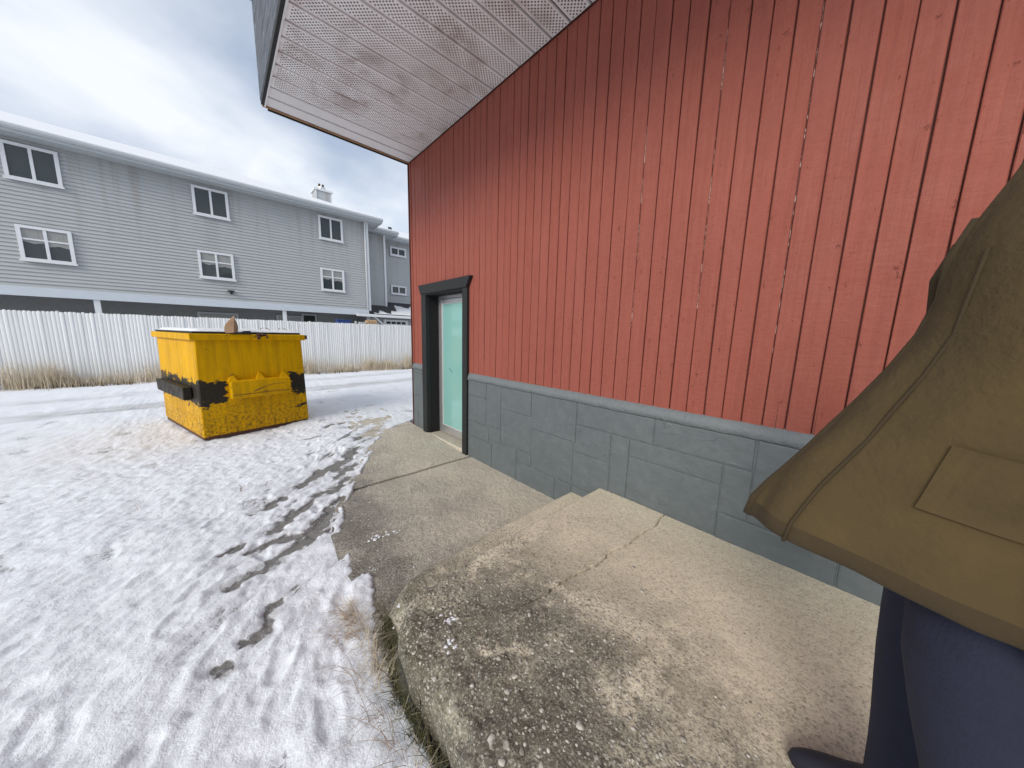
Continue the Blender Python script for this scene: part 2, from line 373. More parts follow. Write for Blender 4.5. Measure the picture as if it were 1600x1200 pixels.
def mat_dumpster():
    t = NT('worn_yellow_steel'); P = t.n('ShaderNodeTexCoord').outputs['Object']; s = t.sep(P)
    c = t.mix(t.noise(P, 1.7, 5), (.62,.315,.0), (.74,.41,.0))
    c = t.mix(t.math('MULTIPLY', t.ramp(t.noise(t.co(scale=(9, 9, .8)), 1.6, 5, .65), (.40, 0), (.68, 1)), .55), c, (.33,.175,.006))
    low = t.ramp(t.math('ADD', s[2], t.math('MULTIPLY', t.noise(P, 3, 4), -.35)), (-.05, 1), (.55, 0))
    rn = t.ramp(t.noise(t.co(scale=(1, 1, 1)), 26, 7, .78), (.47, 0), (.60, 1))
    c = t.mix(t.math('MULTIPLY', t.math('MULTIPLY', rn, low), .9), c, (.085,.040,.016))
    ch = t.ramp(t.noise(P, 7, 7, .72), (.685, 0), (.70, 1)); c = t.mix(ch, c, (.045,.026,.018))
    # fork-scraped bare band at both ends of the pocket plate
    nz = t.math('MULTIPLY', t.math('SUBTRACT', t.noise(t.co(scale=(7, 7, 13)), 1.0, 6, .7), .5), .55)
    def blob(x0, x1, z0, z1):
        dx = t.math('SUBTRACT', t.math('ABSOLUTE', t.math('SUBTRACT', s[0], (x0+x1)/2)), (x1-x0)/2)
        dz = t.math('SUBTRACT', t.math('ABSOLUTE', t.math('SUBTRACT', s[2], (z0+z1)/2)), (z1-z0)/2)
        return t.ramp(t.math('ADD', t.math('MAXIMUM', dx, dz), nz), (.0, 1), (.012, 0))
    b = t.math('MAXIMUM', blob(-.22, .2, .50, .84), blob(-1.5, -1.02, .50, .80)); b = t.math('MAXIMUM', b, blob(-.20, .0, .31, .33))
    b = t.math('MAXIMUM', b, blob(-.62, -.585, 1.36, 1.46))
    c = t.mix(b, c, t.mix(t.noise(P, 30, 4), (.012,.012,.011), (.05,.042,.03)))
    t.col(c).rough(t.ramp(t.noise(P, 12, 4), (.3, .40), (.7, .62))); t.bump(t.noise(P, 8, 5), .25, .02)
    t.b.inputs['Specular IOR Level'].default_value = .12; M['yellow'] = t.m
mat_dumpster()
simple('rust', (.10,.045,.025), .9, var=.5, scale=20); simple('lid', (.02,.02,.021), .6); simple('cardboard', (.33,.21,.125), .9, var=.15, scale=5)
def mat_fence():
    t = NT('white_slat'); P = t.world()
    c = t.mix(t.noise(t.world((8, 8, .6)), 1.3, 4), (.72,.73,.73), (.84,.85,.85)); c = t.mix(t.math('MULTIPLY', t.rnd(), .22), c, (.60,.61,.62))
    c = t.mix(t.math('MULTIPLY', t.ramp(t.math('ADD', t.sep(P)[2], t.math('MULTIPLY', t.noise(P, 3, 4), .7)), (.35, 1), (1.1, 0)), .35), c, (.55,.49,.39))
    t.col(c).rough(.55); M['slat'] = t.m
mat_fence()
simple('galv', (.45,.46,.47), .5, .6)
def mat_siding():
    t = NT('grey_vinyl_siding'); P = t.world()
    c = t.mix(t.noise(t.world((1.2, 1.2, 9)), 1.0, 4), (.385,.400,.405), (.47,.483,.485))
    st = t.ramp(t.noise(t.world((3.2, 3.2, .22)), 1.0, 5, .6), (.48, 0), (.68, 1))
    hi = t.ramp(t.math('MULTIPLY', t.sep(P)[2], .1), (.38, 0), (.74, 1))
    c = t.mix(t.math('MULTIPLY', t.math('MULTIPLY', st, hi), .6), c, (.285,.255,.215))
    t.col(c).rough(.6); M['siding'] = t.m
mat_siding()
simple('house_trim', (.70,.715,.73), .5, var=.05); simple('house_beam', (.56,.60,.65), .5, var=.06); simple('house_gutter', (.46,.485,.50), .5, var=.08)
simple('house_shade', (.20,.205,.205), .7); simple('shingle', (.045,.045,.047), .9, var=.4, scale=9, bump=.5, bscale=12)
def mat_pane():
    t = NT('window_pane'); t.col((.05,.06,.062)).rough(.06); t.b.inputs['IOR'].default_value = 1.5; M['pane'] = t.m
mat_pane()
simple('curtain', (.30,.30,.29), .9, var=.15); simple('blue', (.03,.07,.25), .6); simple('cream_box', (.48,.33,.19), .9); simple('white_pl', (.6,.6,.6), .5)

# ------------------------------------------------------------------ ground
def rise(x, y): return .055*sst(3.1, 4.7, y)*(1-sst(5.6, 8, y))*sst(.3, 1.4, x)
EDGE_Y = [-30, .2, 1.2, 1.5, 1.76, 2.14, 2.48, 2.86, 3.59, 4.33, 4.75, 5.1, 5.5, 400]
EDGE_X = [.47, .47, .46, .50, .58, .555, .586, .70, 1.09, 1.52, 1.86, 2.6, 30, 30]
BARE = [([(-.06,2.30),(.05,2.37),(.16,2.45),(.34,2.53),(.47,2.58)], .036), ([(.03,2.65),(.18,2.67),(.37,2.65)], .026), ([(.2,2.84),(.32,3.01),(.46,3.08)], .040),
        ([(.38,2.62),(.55,2.82),(.68,3.05)], .036), ([(.56,3.23),(.68,3.32)], .030), ([(.66,3.25),(.86,3.42)], .042), ([(.80,3.75),(1.18,4.18)], .05), ([(.78,3.55),(.98,3.72)], .05),
        ([(.1,3.19),(.35,3.37)], .020), ([(.44,3.48),(.7,3.79)], .036), ([(-.02,1.83),(.04,1.93),(.11,2.01)], .026), ([(-.09,2.71),(.01,2.77)], .016), ([(-.13,1.73),(-.06,1.72)], .018),
        ([(.77,4.99),(.91,4.99)], .03), ([(1.12,5.43),(1.34,5.47)], .04), ([(1.3,4.5),(1.7,4.9)], .06)]
def build_ground():
    def axis(a, b, st, gr, far):
        c = list(np.arange(a, b, st)); s = st; lo = []; hi = []; p = c[0]
        while p > -far: s *= gr; p -= s; lo.append(p)
        s = st; p = c[-1]
        while p < far: s *= gr; p += s; hi.append(p)
        return np.array(lo[::-1]+c+hi)
    xs = axis(-1.2, 1.7, .0135, 1.032, 400); ys = axis(.5, 5.2, .0145, 1.026, 400)
    X, Y = np.meshgrid(xs, ys)
    near = 1-sst(8, 20, np.hypot(X, Y))
    wob = .035*fbm(X*6, Y*6, 4, 3)+.02*perlin(X*25, Y*25, 5)
    ex = np.interp(Y, EDGE_Y, EDGE_X)
    side = ex - X + wob*(Y > 1.4)                               # > 0 on the snow side
    bare = np.full(X.shape, -1.0)
    wx = X+.05*fbm(X*5, Y*5, 3, 11); wy = Y+.05*fbm(X*5+9, Y*5, 3, 12)
    for pts, w in BARE:
        for (ax, ay), (bx, by) in zip(pts[:-1], pts[1:]):
            dx, dy = bx-ax, by-ay; t = np.clip(((wx-ax)*dx+(wy-ay)*dy)/(dx*dx+dy*dy), 0, 1)
            d = np.hypot(wx-ax-t*dx, wy-ay-t*dy); bare = np.maximum(bare, 1-d/(w*1.75))
    streak = fbm((X*.66-Y*.75)*7, (X*.75+Y*.66)*1.6, 5, 21, .6)
    zone = np.exp(-((X-np.interp(Y, [1.5,2.5,3.5,4.5,6], [.0,.25,.65,1.2,1.9]))/.42)**2)*sst(1.4, 2.2, Y)*(1-sst(4.8, 6.5, Y))
    cover = 1 - .92*sst(-.25, 1.0, bare+.42*fbm(X*13, Y*13, 3, 23, .6)*(bare > -.6)) - .70*zone*sst(.15, .8, streak)
    cover -= .30*np.exp(-((X-.42)/.10)**2)*(1-sst(1.55, 1.95, Y))*sst(-.2, .9, fbm(X*9, Y*4, 3, 71))
    cover -= .45*sst(.42, .8, fbm(X*2.2, Y*2.2, 5, 31))*near
    # wheel track of the lane in front of the fence
    ty = 9.25+.14*X*(X < 6)+.15*perlin(X*.5, X*0, 8)
    tr = np.exp(-((Y-ty)/.36)**4); tr2 = np.exp(-((Y-ty-1.75)/.30)**4)
    slush = np.clip((tr*.9+tr2*.55)*(.65+.55*fbm(X*1.2, Y*3, 4, 41)), 0, 1)
    slush = np.maximum(slush, .6*zone*sst(.0, .7, streak)); slush = np.maximum(slush, .7*sst(-.7, .2, bare)*sst(-.3, .5, fbm(X*9, Y*9, 3, 24)))
    cover -= .35*tr*sst(.1, .6, fbm(X*1.5, Y*4, 4, 42))
    cover = np.clip(cover, 0, 1)
    lump = .014*fbm(X*2.0, Y*2.0, 4, 51)+.007*fbm((X*.66-Y*.75)*12, (X*.75+Y*.66)*7, 4, 52, .62)*near
    ft = np.zeros_like(X); rng = np.random.RandomState(5)
    def dent(cx, cy, a, l, w, d):
        m = (abs(X-cx) < .4) & (abs(Y-cy) < .4); dx, dy = X[m]-cx, Y[m]-cy
        u = dx*math.cos(a)+dy*math.sin(a); v = -dx*math.sin(a)+dy*math.cos(a)
        q = np.sqrt((u/l)**2+(v/w)**2)+.22*perlin(dx*20+cx, dy*20+cy, 61)
        ft[m] += -d*(1-sst(.65, 1.0, q))+d*.45*np.exp(-((q-1.18)/.18)**2)
    for _ in range(120):
        cy = rng.uniform(.5, 6.5); cx = np.interp(cy, [.5,2.5,3.5,4.5,6.5],[-.15,.1,.4,.8,1.4])+rng.normal(0, .5)
        dent(cx, cy, rng.normal(.9, .35), .125*rng.uniform(.8, 1.1), .05, rng.uniform(.004, .013))
    for _ in range(60): dent(rng.uniform(-4, 1), rng.uniform(.3, 9), rng.uniform(0, 6.3), .13, .05, rng.uniform(.003, .010))
    Z = rise(X, Y) - .012 + cover*(.020+lump+ft*1.0) + .004*fbm(X*14, Y*14, 3, 53)*near + .05*fbm(X*.12, Y*.12, 3, 54)*sst(6, 30, np.hypot(X, Y))
    Z -= .015*(tr+tr2)
    up = sst(-.02, .035, side)
    Z = Z*up + (1-up)*(-.14)
    # sink the sheet under the buildings' floors
    cover = np.where(side < .10, np.maximum(cover, sst(-.05, .02, side)*.9), cover)
    o = obj('snowy_ground', grid_mesh('snowy_ground', X, Y, Z, M['ground'], {'snow': cover, 'slush': slush}))
    tag(o, 'snow covered ground with footprints, slushy wheel tracks and bare gravel patches', 'ground', kind='structure')
build_ground()

# ------------------------------------------------------------------ footpath
def build_path():
    root = empty('footpath', (0, 0, 0)); tag(root, 'weathered concrete footpath in front of the door', 'path', kind='structure')
    def slab(y0, y1):
        xs = np.linspace(.30, 2.205, 120); ny = max(8, int((y1-y0)/.016)); ys = np.linspace(y0, y1, ny)
        X, Y = np.meshgrid(xs, ys)
        xl = np.minimum(np.interp(Y, EDGE_Y, EDGE_X)-.10, 1.35); X = xl+(2.205-xl)*(X-.30)/1.905
        d = np.minimum(Y-y0, y1-Y)
        Z = rise(X, Y) + .006*fbm(X*3, Y*3, 3, 71)+.0022*fbm(X*26, Y*26, 3, 72) - .004*(1-sst(0, .012, d+.004*perlin(X*12, Y*12, 73)))
        Y = np.concatenate([Y[:1], Y, Y[-1:]]); X = np.concatenate([X[:1], X, X[-1:]]); Z = np.concatenate([Z[:1]-.10, Z, Z[-1:]-.10])
        obj('slab', grid_mesh('slab', X, Y, Z, M['concrete_path'], smooth=False), root)
    slab(1.5, 3.118); slab(3.158, 4.744); slab(4.772, 6.6)
    box('joint_bed', .4, 2.2, 1.6, 6.4, -.16, -.06, M['tar'], root)
build_path()

# ------------------------------------------------------------------ landing and steps
CR = [(2.3,.79),(2.15,.795),(2.0,.775),(1.85,.80),(1.7,.795),(1.55,.83),(1.4,.822),(1.25,.855),(1.1,.87),(.95,.885),(.8,.918),(.65,.93),(.42,.94)]
WEAR = [([(.88,1.22),(1.16,1.26),(1.46,1.27)], .055), ([(1.16,.70),(1.23,.50),(1.24,.37)], .075), ([(1.11,.40),(1.0,.38),(.89,.39)], .05), ([(1.28,.18),(1.27,.08)], .06), ([(.66,.83),(.80,.80)], .05), ([(1.09,.88),(1.11,.72)], .05), ([(1.3,.33),(1.33,.22)], .03)]
STAIN = [([(.74,1.08),(.63,.98),(.60,.80)], .085), ([(.86,.84),(.99,.67),(1.02,.50)], .085), ([(1.15,.34),(1.18,.27),(1.11,.12)], .10), ([(.97,1.13),(1.08,1.09)], .06), ([(.62,.66),(.66,.50)], .10), ([(.80,.62),(.78,.45)], .09)]
def blots(X, Y, L, seed):
    wx = X+.075*fbm(X*6, Y*6, 5, seed, .68); wy = Y+.075*fbm(X*6+5, Y*6, 5, seed+9, .68); r = np.zeros_like(X)
    for pts, w in L:
        for (ax, ay), (bx, by) in zip(pts[:-1], pts[1:]):
            dx, dy = bx-ax, by-ay; t = np.clip(((wx-ax)*dx+(wy-ay)*dy)/(dx*dx+dy*dy), 0, 1)
            r = np.maximum(r, 1-sst(.05, 1.45, np.hypot(wx-ax-t*dx, wy-ay-t*dy)/w))
    return r
def build_landing():
    root = empty('concrete_landing', (0, 0, 0)); tag(root, 'raised concrete landing with worn exposed aggregate and two low steps', 'landing', kind='structure')
    TOP = .295
    cx = np.array([c[0] for c in CR][::-1]); cy = np.array([c[1] for c in CR][::-1])
    def crack(x): return np.interp(x, cx, cy)+.008*perlin(x*30, x*0, 81)+.004*perlin(x*90, x*0+.3, 82)
    def outline(y): return .425+.018*fbm(y*4, y*0+.5, 3, 83)+.02*np.exp(-((y-1.0)/.25)**2)+.13*sst(1.12, 1.34, y)
    def surf(X, Y):
        worn = 1-sst(.5, 1.3, X)
        Z = TOP + .007*fbm(X*2.5, Y*2.5, 3, 84)*(.4+worn) + .0035*fbm(X*18, Y*18, 4, 85)*(.25+worn) + .003*perlin(X*45, Y*45, 86)*worn
        Z -= .012*worn*sst(.0, .7, fbm(X*5, Y*5, 4, 87))
        return Z
    def edge_drop(X, Y, dfront):
        dl = X-outline(Y); worn = 1-sst(.55, 1.5, X)
        nz = .020*fbm(X*11, Y*11, 4, 88, .65)
        Z = -.050*(1-sst(-.01, .055, dl+nz))**2
        Z -= (.035*worn+.004)*(1-sst(0, .012+.055*worn, dfront+nz*worn))**1.5
        return Z
    def piece(front):
        nx, ny = 190, (60 if front else 230)
        u = np.linspace(0, 1, nx)[None, :].repeat(ny, 0); v = np.linspace(0, 1, ny)[:, None].repeat(nx, 1)
        u = u**1.25
        c = crack(.42+1.785*u); gap = .0060*sst(.55, 1.2, .42+1.785*u)+.0008
        if front: ya, yb = c+gap, 1.315+.008*perlin(u*14, u*0, 89)*(1-u)-.05*(1-sst(0, .22, u))**2
        else: ya, yb = np.full_like(c, -3.2), c-gap
        vv = v if front else 1-(1-v)**2.2
        Y = ya+(yb-ya)*vv; xo = outline(Y); X = xo+(2.207-xo)*u
        Z = surf(X, Y)+edge_drop(X, Y, np.full_like(Y, 9) if not front else 1.315-Y)
        # skirts
        def pad(A, f): return np.concatenate([f(A[:, :1], 0), A], 1)
        X2 = np.concatenate([X[:, :1]+.050+.012*fbm(Y[:, :1]*7, Y[:, :1]*0, 3, 90), X[:, :1]+.018+.012*fbm(Y[:, :1]*9, Y[:, :1]*0+3, 3, 91), X[:, :1]-.003+.006*perlin(Y[:, :1]*17, Y[:, :1]*0, 92), X], 1)
        Y2 = np.concatenate([Y[:, :1]]*3+[Y], 1)
        Z2 = np.concatenate([np.full((ny, 1), -.12), np.full((ny, 1), .07)+.02*perlin(Y[:, :1]*6, Y[:, :1]*0, 93), Z[:, :1]-.06, Z], 1)
        k = 0 if front else -1
        def ext(A, dz=0, dy=0): return A
        rowX, rowY, rowZ = X2[k:k+1] if k == 0 else X2[-1:], Y2[k:k+1] if k == 0 else Y2[-1:], (Z2[k:k+1] if k == 0 else Z2[-1:])-.07
        if front:
            X2 = np.concatenate([rowX, X2], 0); Y2 = np.concatenate([rowY, Y2], 0); Z2 = np.concatenate([rowZ, Z2], 0)
            low = np.minimum(np.full((1, Z2.shape[1]), .10), Z2[-1:])           # riser
            X2 = np.concatenate([X2, X2[-1:]], 0); Y2 = np.concatenate([Y2, Y2[-1:]+.004], 0); Z2 = np.concatenate([Z2, low], 0)
        else:
            X2 = np.concatenate([X2, rowX], 0); Y2 = np.concatenate([Y2, rowY], 0); Z2 = np.concatenate([Z2, rowZ], 0)
        o = obj('landing_slab', grid_mesh('landing_slab', X2, Y2, Z2, M['concrete_landing'], {'wear': blots(X2, Y2, WEAR, 301), 'stain': blots(X2, Y2, STAIN, 331)}), root)
    piece(True); piece(False)
    # lower step
    nx, ny = 170, 34
    u = np.linspace(0, 1, nx)[None, :].repeat(ny, 0)**1.2; v = np.linspace(0, 1, ny)[:, None].repeat(nx, 1)
    y1 = 1.592+.008*perlin(u*12, u*0, 95)*(1-u)-.10*(1-sst(0, .16, u))**2
    Y = 1.26+(y1-1.26)*v; xo = .525+.03*(Y-1.3); X = xo+(2.207-xo)*u; worn = 1-sst(.6, 1.5, X)
    Z = .150+.006*fbm(X*4, Y*4, 3, 96)*(.4+worn)+.004*fbm(X*20, Y*20, 3, 97)*(.2+worn)
    Z -= (.045*worn+.004)*(1-sst(0, .012+.06*worn, y1-Y+.015*fbm(X*10, Y*10, 3, 98)*worn))**1.5 + .05*(1-sst(0, .09, X-xo))**2
    sk = [(X[:, :1]+.03, -.12), (X[:, :1]+.004, .05)]
    X2 = np.concatenate([a for a, _ in sk]+[X], 1); Y2 = np.concatenate([Y[:, :1]]*2+[Y], 1); Z2 = np.concatenate([np.full((ny, 1), z) for _, z in sk]+[Z], 1)
    X2 = np.concatenate([X2, X2[-1:]], 0); Y2 = np.concatenate([Y2, Y2[-1:]+.004], 0); Z2 = np.concatenate([Z2, np.full((1, Z2.shape[1]), -.10)], 0)
    obj('step', grid_mesh('step', X2, Y2, Z2, M['concrete_landing']), root)
    box('crack_bed', .6, 2.19, .70, 1.0, .05, .205, M['tar'], root)
    # loose and embedded pebbles on the worn part
    t = NT('pebble_stone'); P = t.world(); cc = t.vor(P, 22, 'Color'); t.col(t.mix(t.sep(cc)[0], (.22,.195,.16), (.55,.52,.46))).rough(.7); t.bump(t.noise(P, 90, 4), .4, .003)
    pm = []
    for k in range(4):
        bm = bmesh.new(); bmesh.ops.create_icosphere(bm, subdivisions=2, radius=1)
        for v in bm.verts: v.co *= 1+.16*math.sin(v.co.x*3+k*2)*math.cos(v.co.y*4+k)
        q = bpy.data.meshes.new('pebble'); bm.to_mesh(q); bm.free(); q.materials.append(t.m); q.polygons.foreach_set('use_smooth', [True]*len(q.polygons)); pm.append(q)
    for k, (x, y) in enumerate([(.56,.53),(.535,.57),(.50,.55),(.68,.56),(.55,.77),(.66,.66),(.635,.68),(.86,.30),(.69,.70),(.475,.76),(.51,.61),(.74,.45),(.58,.47),(.95,.22),(.60,.60)]):
        r_ = random.uniform(.006, .0125); o = obj('pebble', pm[k % 4], root, (x, y, float(surf(np.array(x), np.array(y))+edge_drop(np.array(x), np.array(y), np.array(9.)))+.001)); o.scale = (r_*1.25, r_, r_*.55); o.rotation_euler = (0, 0, random.uniform(0, 6))
    bm = bmesh.new(); bmesh.ops.create_icosphere(bm, subdivisions=1, radius=1); iv = np.array([v.co[:] for v in bm.verts]); fi = [tuple(v.index for v in f.verts) for f in bm.faces]; bm.free()
    rng = np.random.RandomState(3); V = []; F = []; n = 0
    for i in range(1900):
        y = rng.uniform(-.6, 1.28); x = .45+abs(rng.normal(0, .42))
        dens = float(fbm(np.array(x*3), np.array(y*3), 3, 101))
        if x > 2.0 or dens < rng.uniform(-.7, .35): continue
        r = rng.choice([.0035,.0045,.006,.008,.0115], p=[.38,.33,.2,.07,.02]); sx, sy, sz = r*rng.uniform(.8, 1.4), r*rng.uniform(.7, 1.1), r*rng.uniform(.45, .7)
        a = rng.uniform(0, 6.3); p = iv*(1+.18*rng.uniform(-1, 1, iv.shape))*(sx, sy, sz)
        q = np.stack([p[:, 0]*math.cos(a)-p[:, 1]*math.sin(a), p[:, 0]*math.sin(a)+p[:, 1]*math.cos(a), p[:, 2]], 1)
        zz = float(surf(np.array(x), np.array(y))+edge_drop(np.array(x), np.array(y), np.array(1.315-y)))
        V.append(q+(x, y, zz-.0005)); F += [tuple(k+n for k in f) for f in fi]; n += len(iv)
    o = obj('exposed_pebbles', mesh('exposed_pebbles', np.concatenate(V), F, t.m, True), root); o['kind'] = 'stuff'
    return surf
build_landing()

# ------------------------------------------------------------------ snow scraps on the concrete
def build_scraps():
    rng = np.random.RandomState(9); V = []; F = []; n = 0
    bm = bmesh.new(); bmesh.ops.create_icosphere(bm, subdivisions=2, radius=1); iv = np.array([v.co[:] for v in bm.verts]); fi = [tuple(v.index for v in f.verts) for f in bm.faces]; bm.free()
    def lump(x, y, z, r):
        nonlocal n
        p = iv*(1+.3*np.sin(iv[:, :1]*4+rng.uniform(0, 6))*np.cos(iv[:, 1:2]*5+rng.uniform(0, 6)))*(r*rng.uniform(.7, 1.5), r*rng.uniform(.6, 1.2), min(r*.35, .006))
        V.append(p+(x, y, z)); F.extend(tuple(k+n for k in f) for f in fi); n += len(iv)
    for cx, cy, s, k, r in ((.73,2.24,.03,16,.011),(.85,2.23,.03,12,.008),(.78,2.30,.05,10,.005)):
        for _ in range(k): lump(cx+rng.normal(0, s), cy+rng.normal(0, s*.6), .003, r*rng.uniform(.4, 1.2))
    for _ in range(110):
        y = rng.uniform(1.7, 5.4); x = np.interp(y, EDGE_Y, EDGE_X)+abs(rng.normal(0, .17)); lump(x, y, float(rise(np.array(x), np.array(y)))+.001, rng.uniform(.002, .007))
    for _ in range(60):
        y = rng.uniform(3.5, 4.9); x = np.interp(y, EDGE_Y, EDGE_X)+abs(rng.normal(0, .3)); x = min(x, 2.1); lump(x, y, float(rise(np.array(x), np.array(y)))+.001, rng.uniform(.002, .008))
    for _ in range(75):
        s = rng.uniform(0, 1); x = np.interp(s, [0,.4,1], [.645,.575,.60])+rng.normal(0, .014); y = np.interp(s, [0,.4,1], [1.09,.97,.86])+rng.normal(0, .012); lump(x, y, .288, rng.uniform(.003, .010))
    for _ in range(30): lump(rng.uniform(.56, .70), rng.uniform(1.36, 1.48), .128, rng.uniform(.003, .008))
    o = obj('snow_scraps', mesh('snow_scraps', np.concatenate(V), F, M['snow'], True))
    tag(o, 'scattered scraps of snow left lying on the concrete path', 'snow', kind='stuff')
build_scraps()

# ------------------------------------------------------------------ grass
def blades(name, spots, mat, hgt, width, lean, seg=3, curl=.6):
    V = []; F = []; n = 0
    for (x, y, z, *hs) in spots:
        h = hgt*random.uniform(.45, 1.25)*(hs[0] if hs else 1); a = random.uniform(0, 6.283); l = lean*random.uniform(.2, 1.3); w = width*random.uniform(.6, 1.2)
        dx, dy = math.cos(a), math.sin(a); px, py = -dy, dx
        for k in range(seg+1):
            t = k/seg; r = h*(l*t*t*(.5+curl*t)); zz = z+h*t*(1-.45*l*t*curl); ww = w*(1-t*.92)/2
            V += [(x+dx*r-px*ww, y+dy*r-py*ww, zz), (x+dx*r+px*ww, y+dy*r+py*ww, zz)]
            if k: F.append((n+2*k-2, n+2*k-1, n+2*k+1, n+2*k))
        n += 2*(seg+1)
    return mesh(name, V, F, mat)
def build_grass():
    sp = []
    for _ in range(16000):
        x = random.uniform(-9, 9.5); c = math.sin(x*1.7)+math.sin(x*4.1+1)*.7+math.sin(x*9)*.4
        if random.random() > .55+.22*c: continue
        sp.append((x, 13.08-abs(random.gauss(0, .22)), 0, .42+.62*max(0, min(1, .5+.33*math.sin(x*1.1+.4)+.3*math.sin(x*3.3)+.2*math.sin(x*7.9)))))
    o = obj('dry_grass', blades('dry_grass', sp, M['straw'], .68, .013, .45)); tag(o, 'tall dry straw coloured grass along the foot of the white fence', 'grass', kind='stuff')
    sp = []
    for _ in range(1500):
        x = random.uniform(-9, 9.5)
        if math.sin(x*2.3+1)+math.sin(x*5.7)*.6 < .1: continue
        sp.append((x, 12.72-abs(random.gauss(0, .12)), .0))
    o = obj('matted_grass', blades('matted_grass', sp, M['dark_litter'], .15, .022, 1.2)); tag(o, 'dark matted dead grass at the edge of the snowy lane', 'grass', kind='stuff')
    sp = []
    for _ in range(3000):
        y = random.uniform(-1.0, 1.62); x = .445-abs(random.gauss(0, .022))+(.09*max(0, min(1, (y-1.15)/.3)))
        if math.sin(y*7)+math.sin(y*17+2)*.7 < -.5 and random.random() < .75: continue
        sp.append((x, y, -.01))
    o = obj('edge_grass', blades('edge_grass', sp, M['dull_grass'], .085, .0042, 1.0, 4)); tag(o, 'dull green grass growing along the side of the concrete landing', 'grass', kind='stuff')
    sp = [(.44-abs(random.gauss(0, .05)), random.uniform(1.2, 1.75), -.01) for _ in range(500)]+[(.42-abs(random.gauss(0, .03)), random.uniform(-.5, 1.3), -.01) for _ in range(260)]
    o = obj('straw_litter', blades('straw_litter', sp, M['straw'], .085, .003, 1.5, 4)); tag(o, 'pale dead straw lying against the landing edge', 'grass', kind='stuff')
    # wispy bent weeds
    mb = MB()
    clumps = [(.40,1.62,26,.22),(.38,1.5,18,.2),(.34,1.1,14,.24),(.36,.95,14,.26),(.37,.75,12,.22),(.30,1.28,10,.2),(.33,.6,10,.22),(-.62,3.9,6,.10)]
    for cx, cy, k, L in clumps:
        for _ in range(k):
            a = random.uniform(math.pi*.45, math.pi*1.35); l = L*random.uniform(.4, 1.2); x, y, z = cx+random.gauss(0, .02), cy+random.gauss(0, .03), .0
            pts = [(x, y, z)]; up = random.uniform(.5, 1.25)
            for i in range(1, 8):
                t = i/7; up2 = up*(1-t*1.15); x += math.cos(a)*l/7*(.35+t); y += math.sin(a)*l/7*(.35+t); z = max(.022, z+up2*l/7); a += random.gauss(0, .14); pts.append((x, y, z))
            mb.tube(pts, [.0011*(1-.7*i/7) for i in range(8)], 3, caps=False)
    o = mb.build('wispy_weeds', M['weed']); tag(o, 'thin reddish dead weed stalks bent over the snow beside the landing', 'weeds', kind='stuff')
    # scratchy twigs poking through the snow
    for i, (x, y) in enumerate(((.12,3.72),)):
        mb = MB()
        for k in range(9):
            a = random.uniform(0, 6.3); b = x+random.uniform(-.12, .12), y+random.uniform(-.05, .05)
            mb.tube([(b[0], b[1], .0), (b[0]+.02*math.cos(a), b[1]+.02*math.sin(a), .045), (b[0]+.05*math.cos(a), b[1]+.05*math.sin(a), .05)], .0016, 4)
        o = mb.build('weed_stubble', M['rust']); tag(o, 'small dark tuft of stubble poking through snow near the dumpster', 'weeds', kind='stuff')
build_grass()

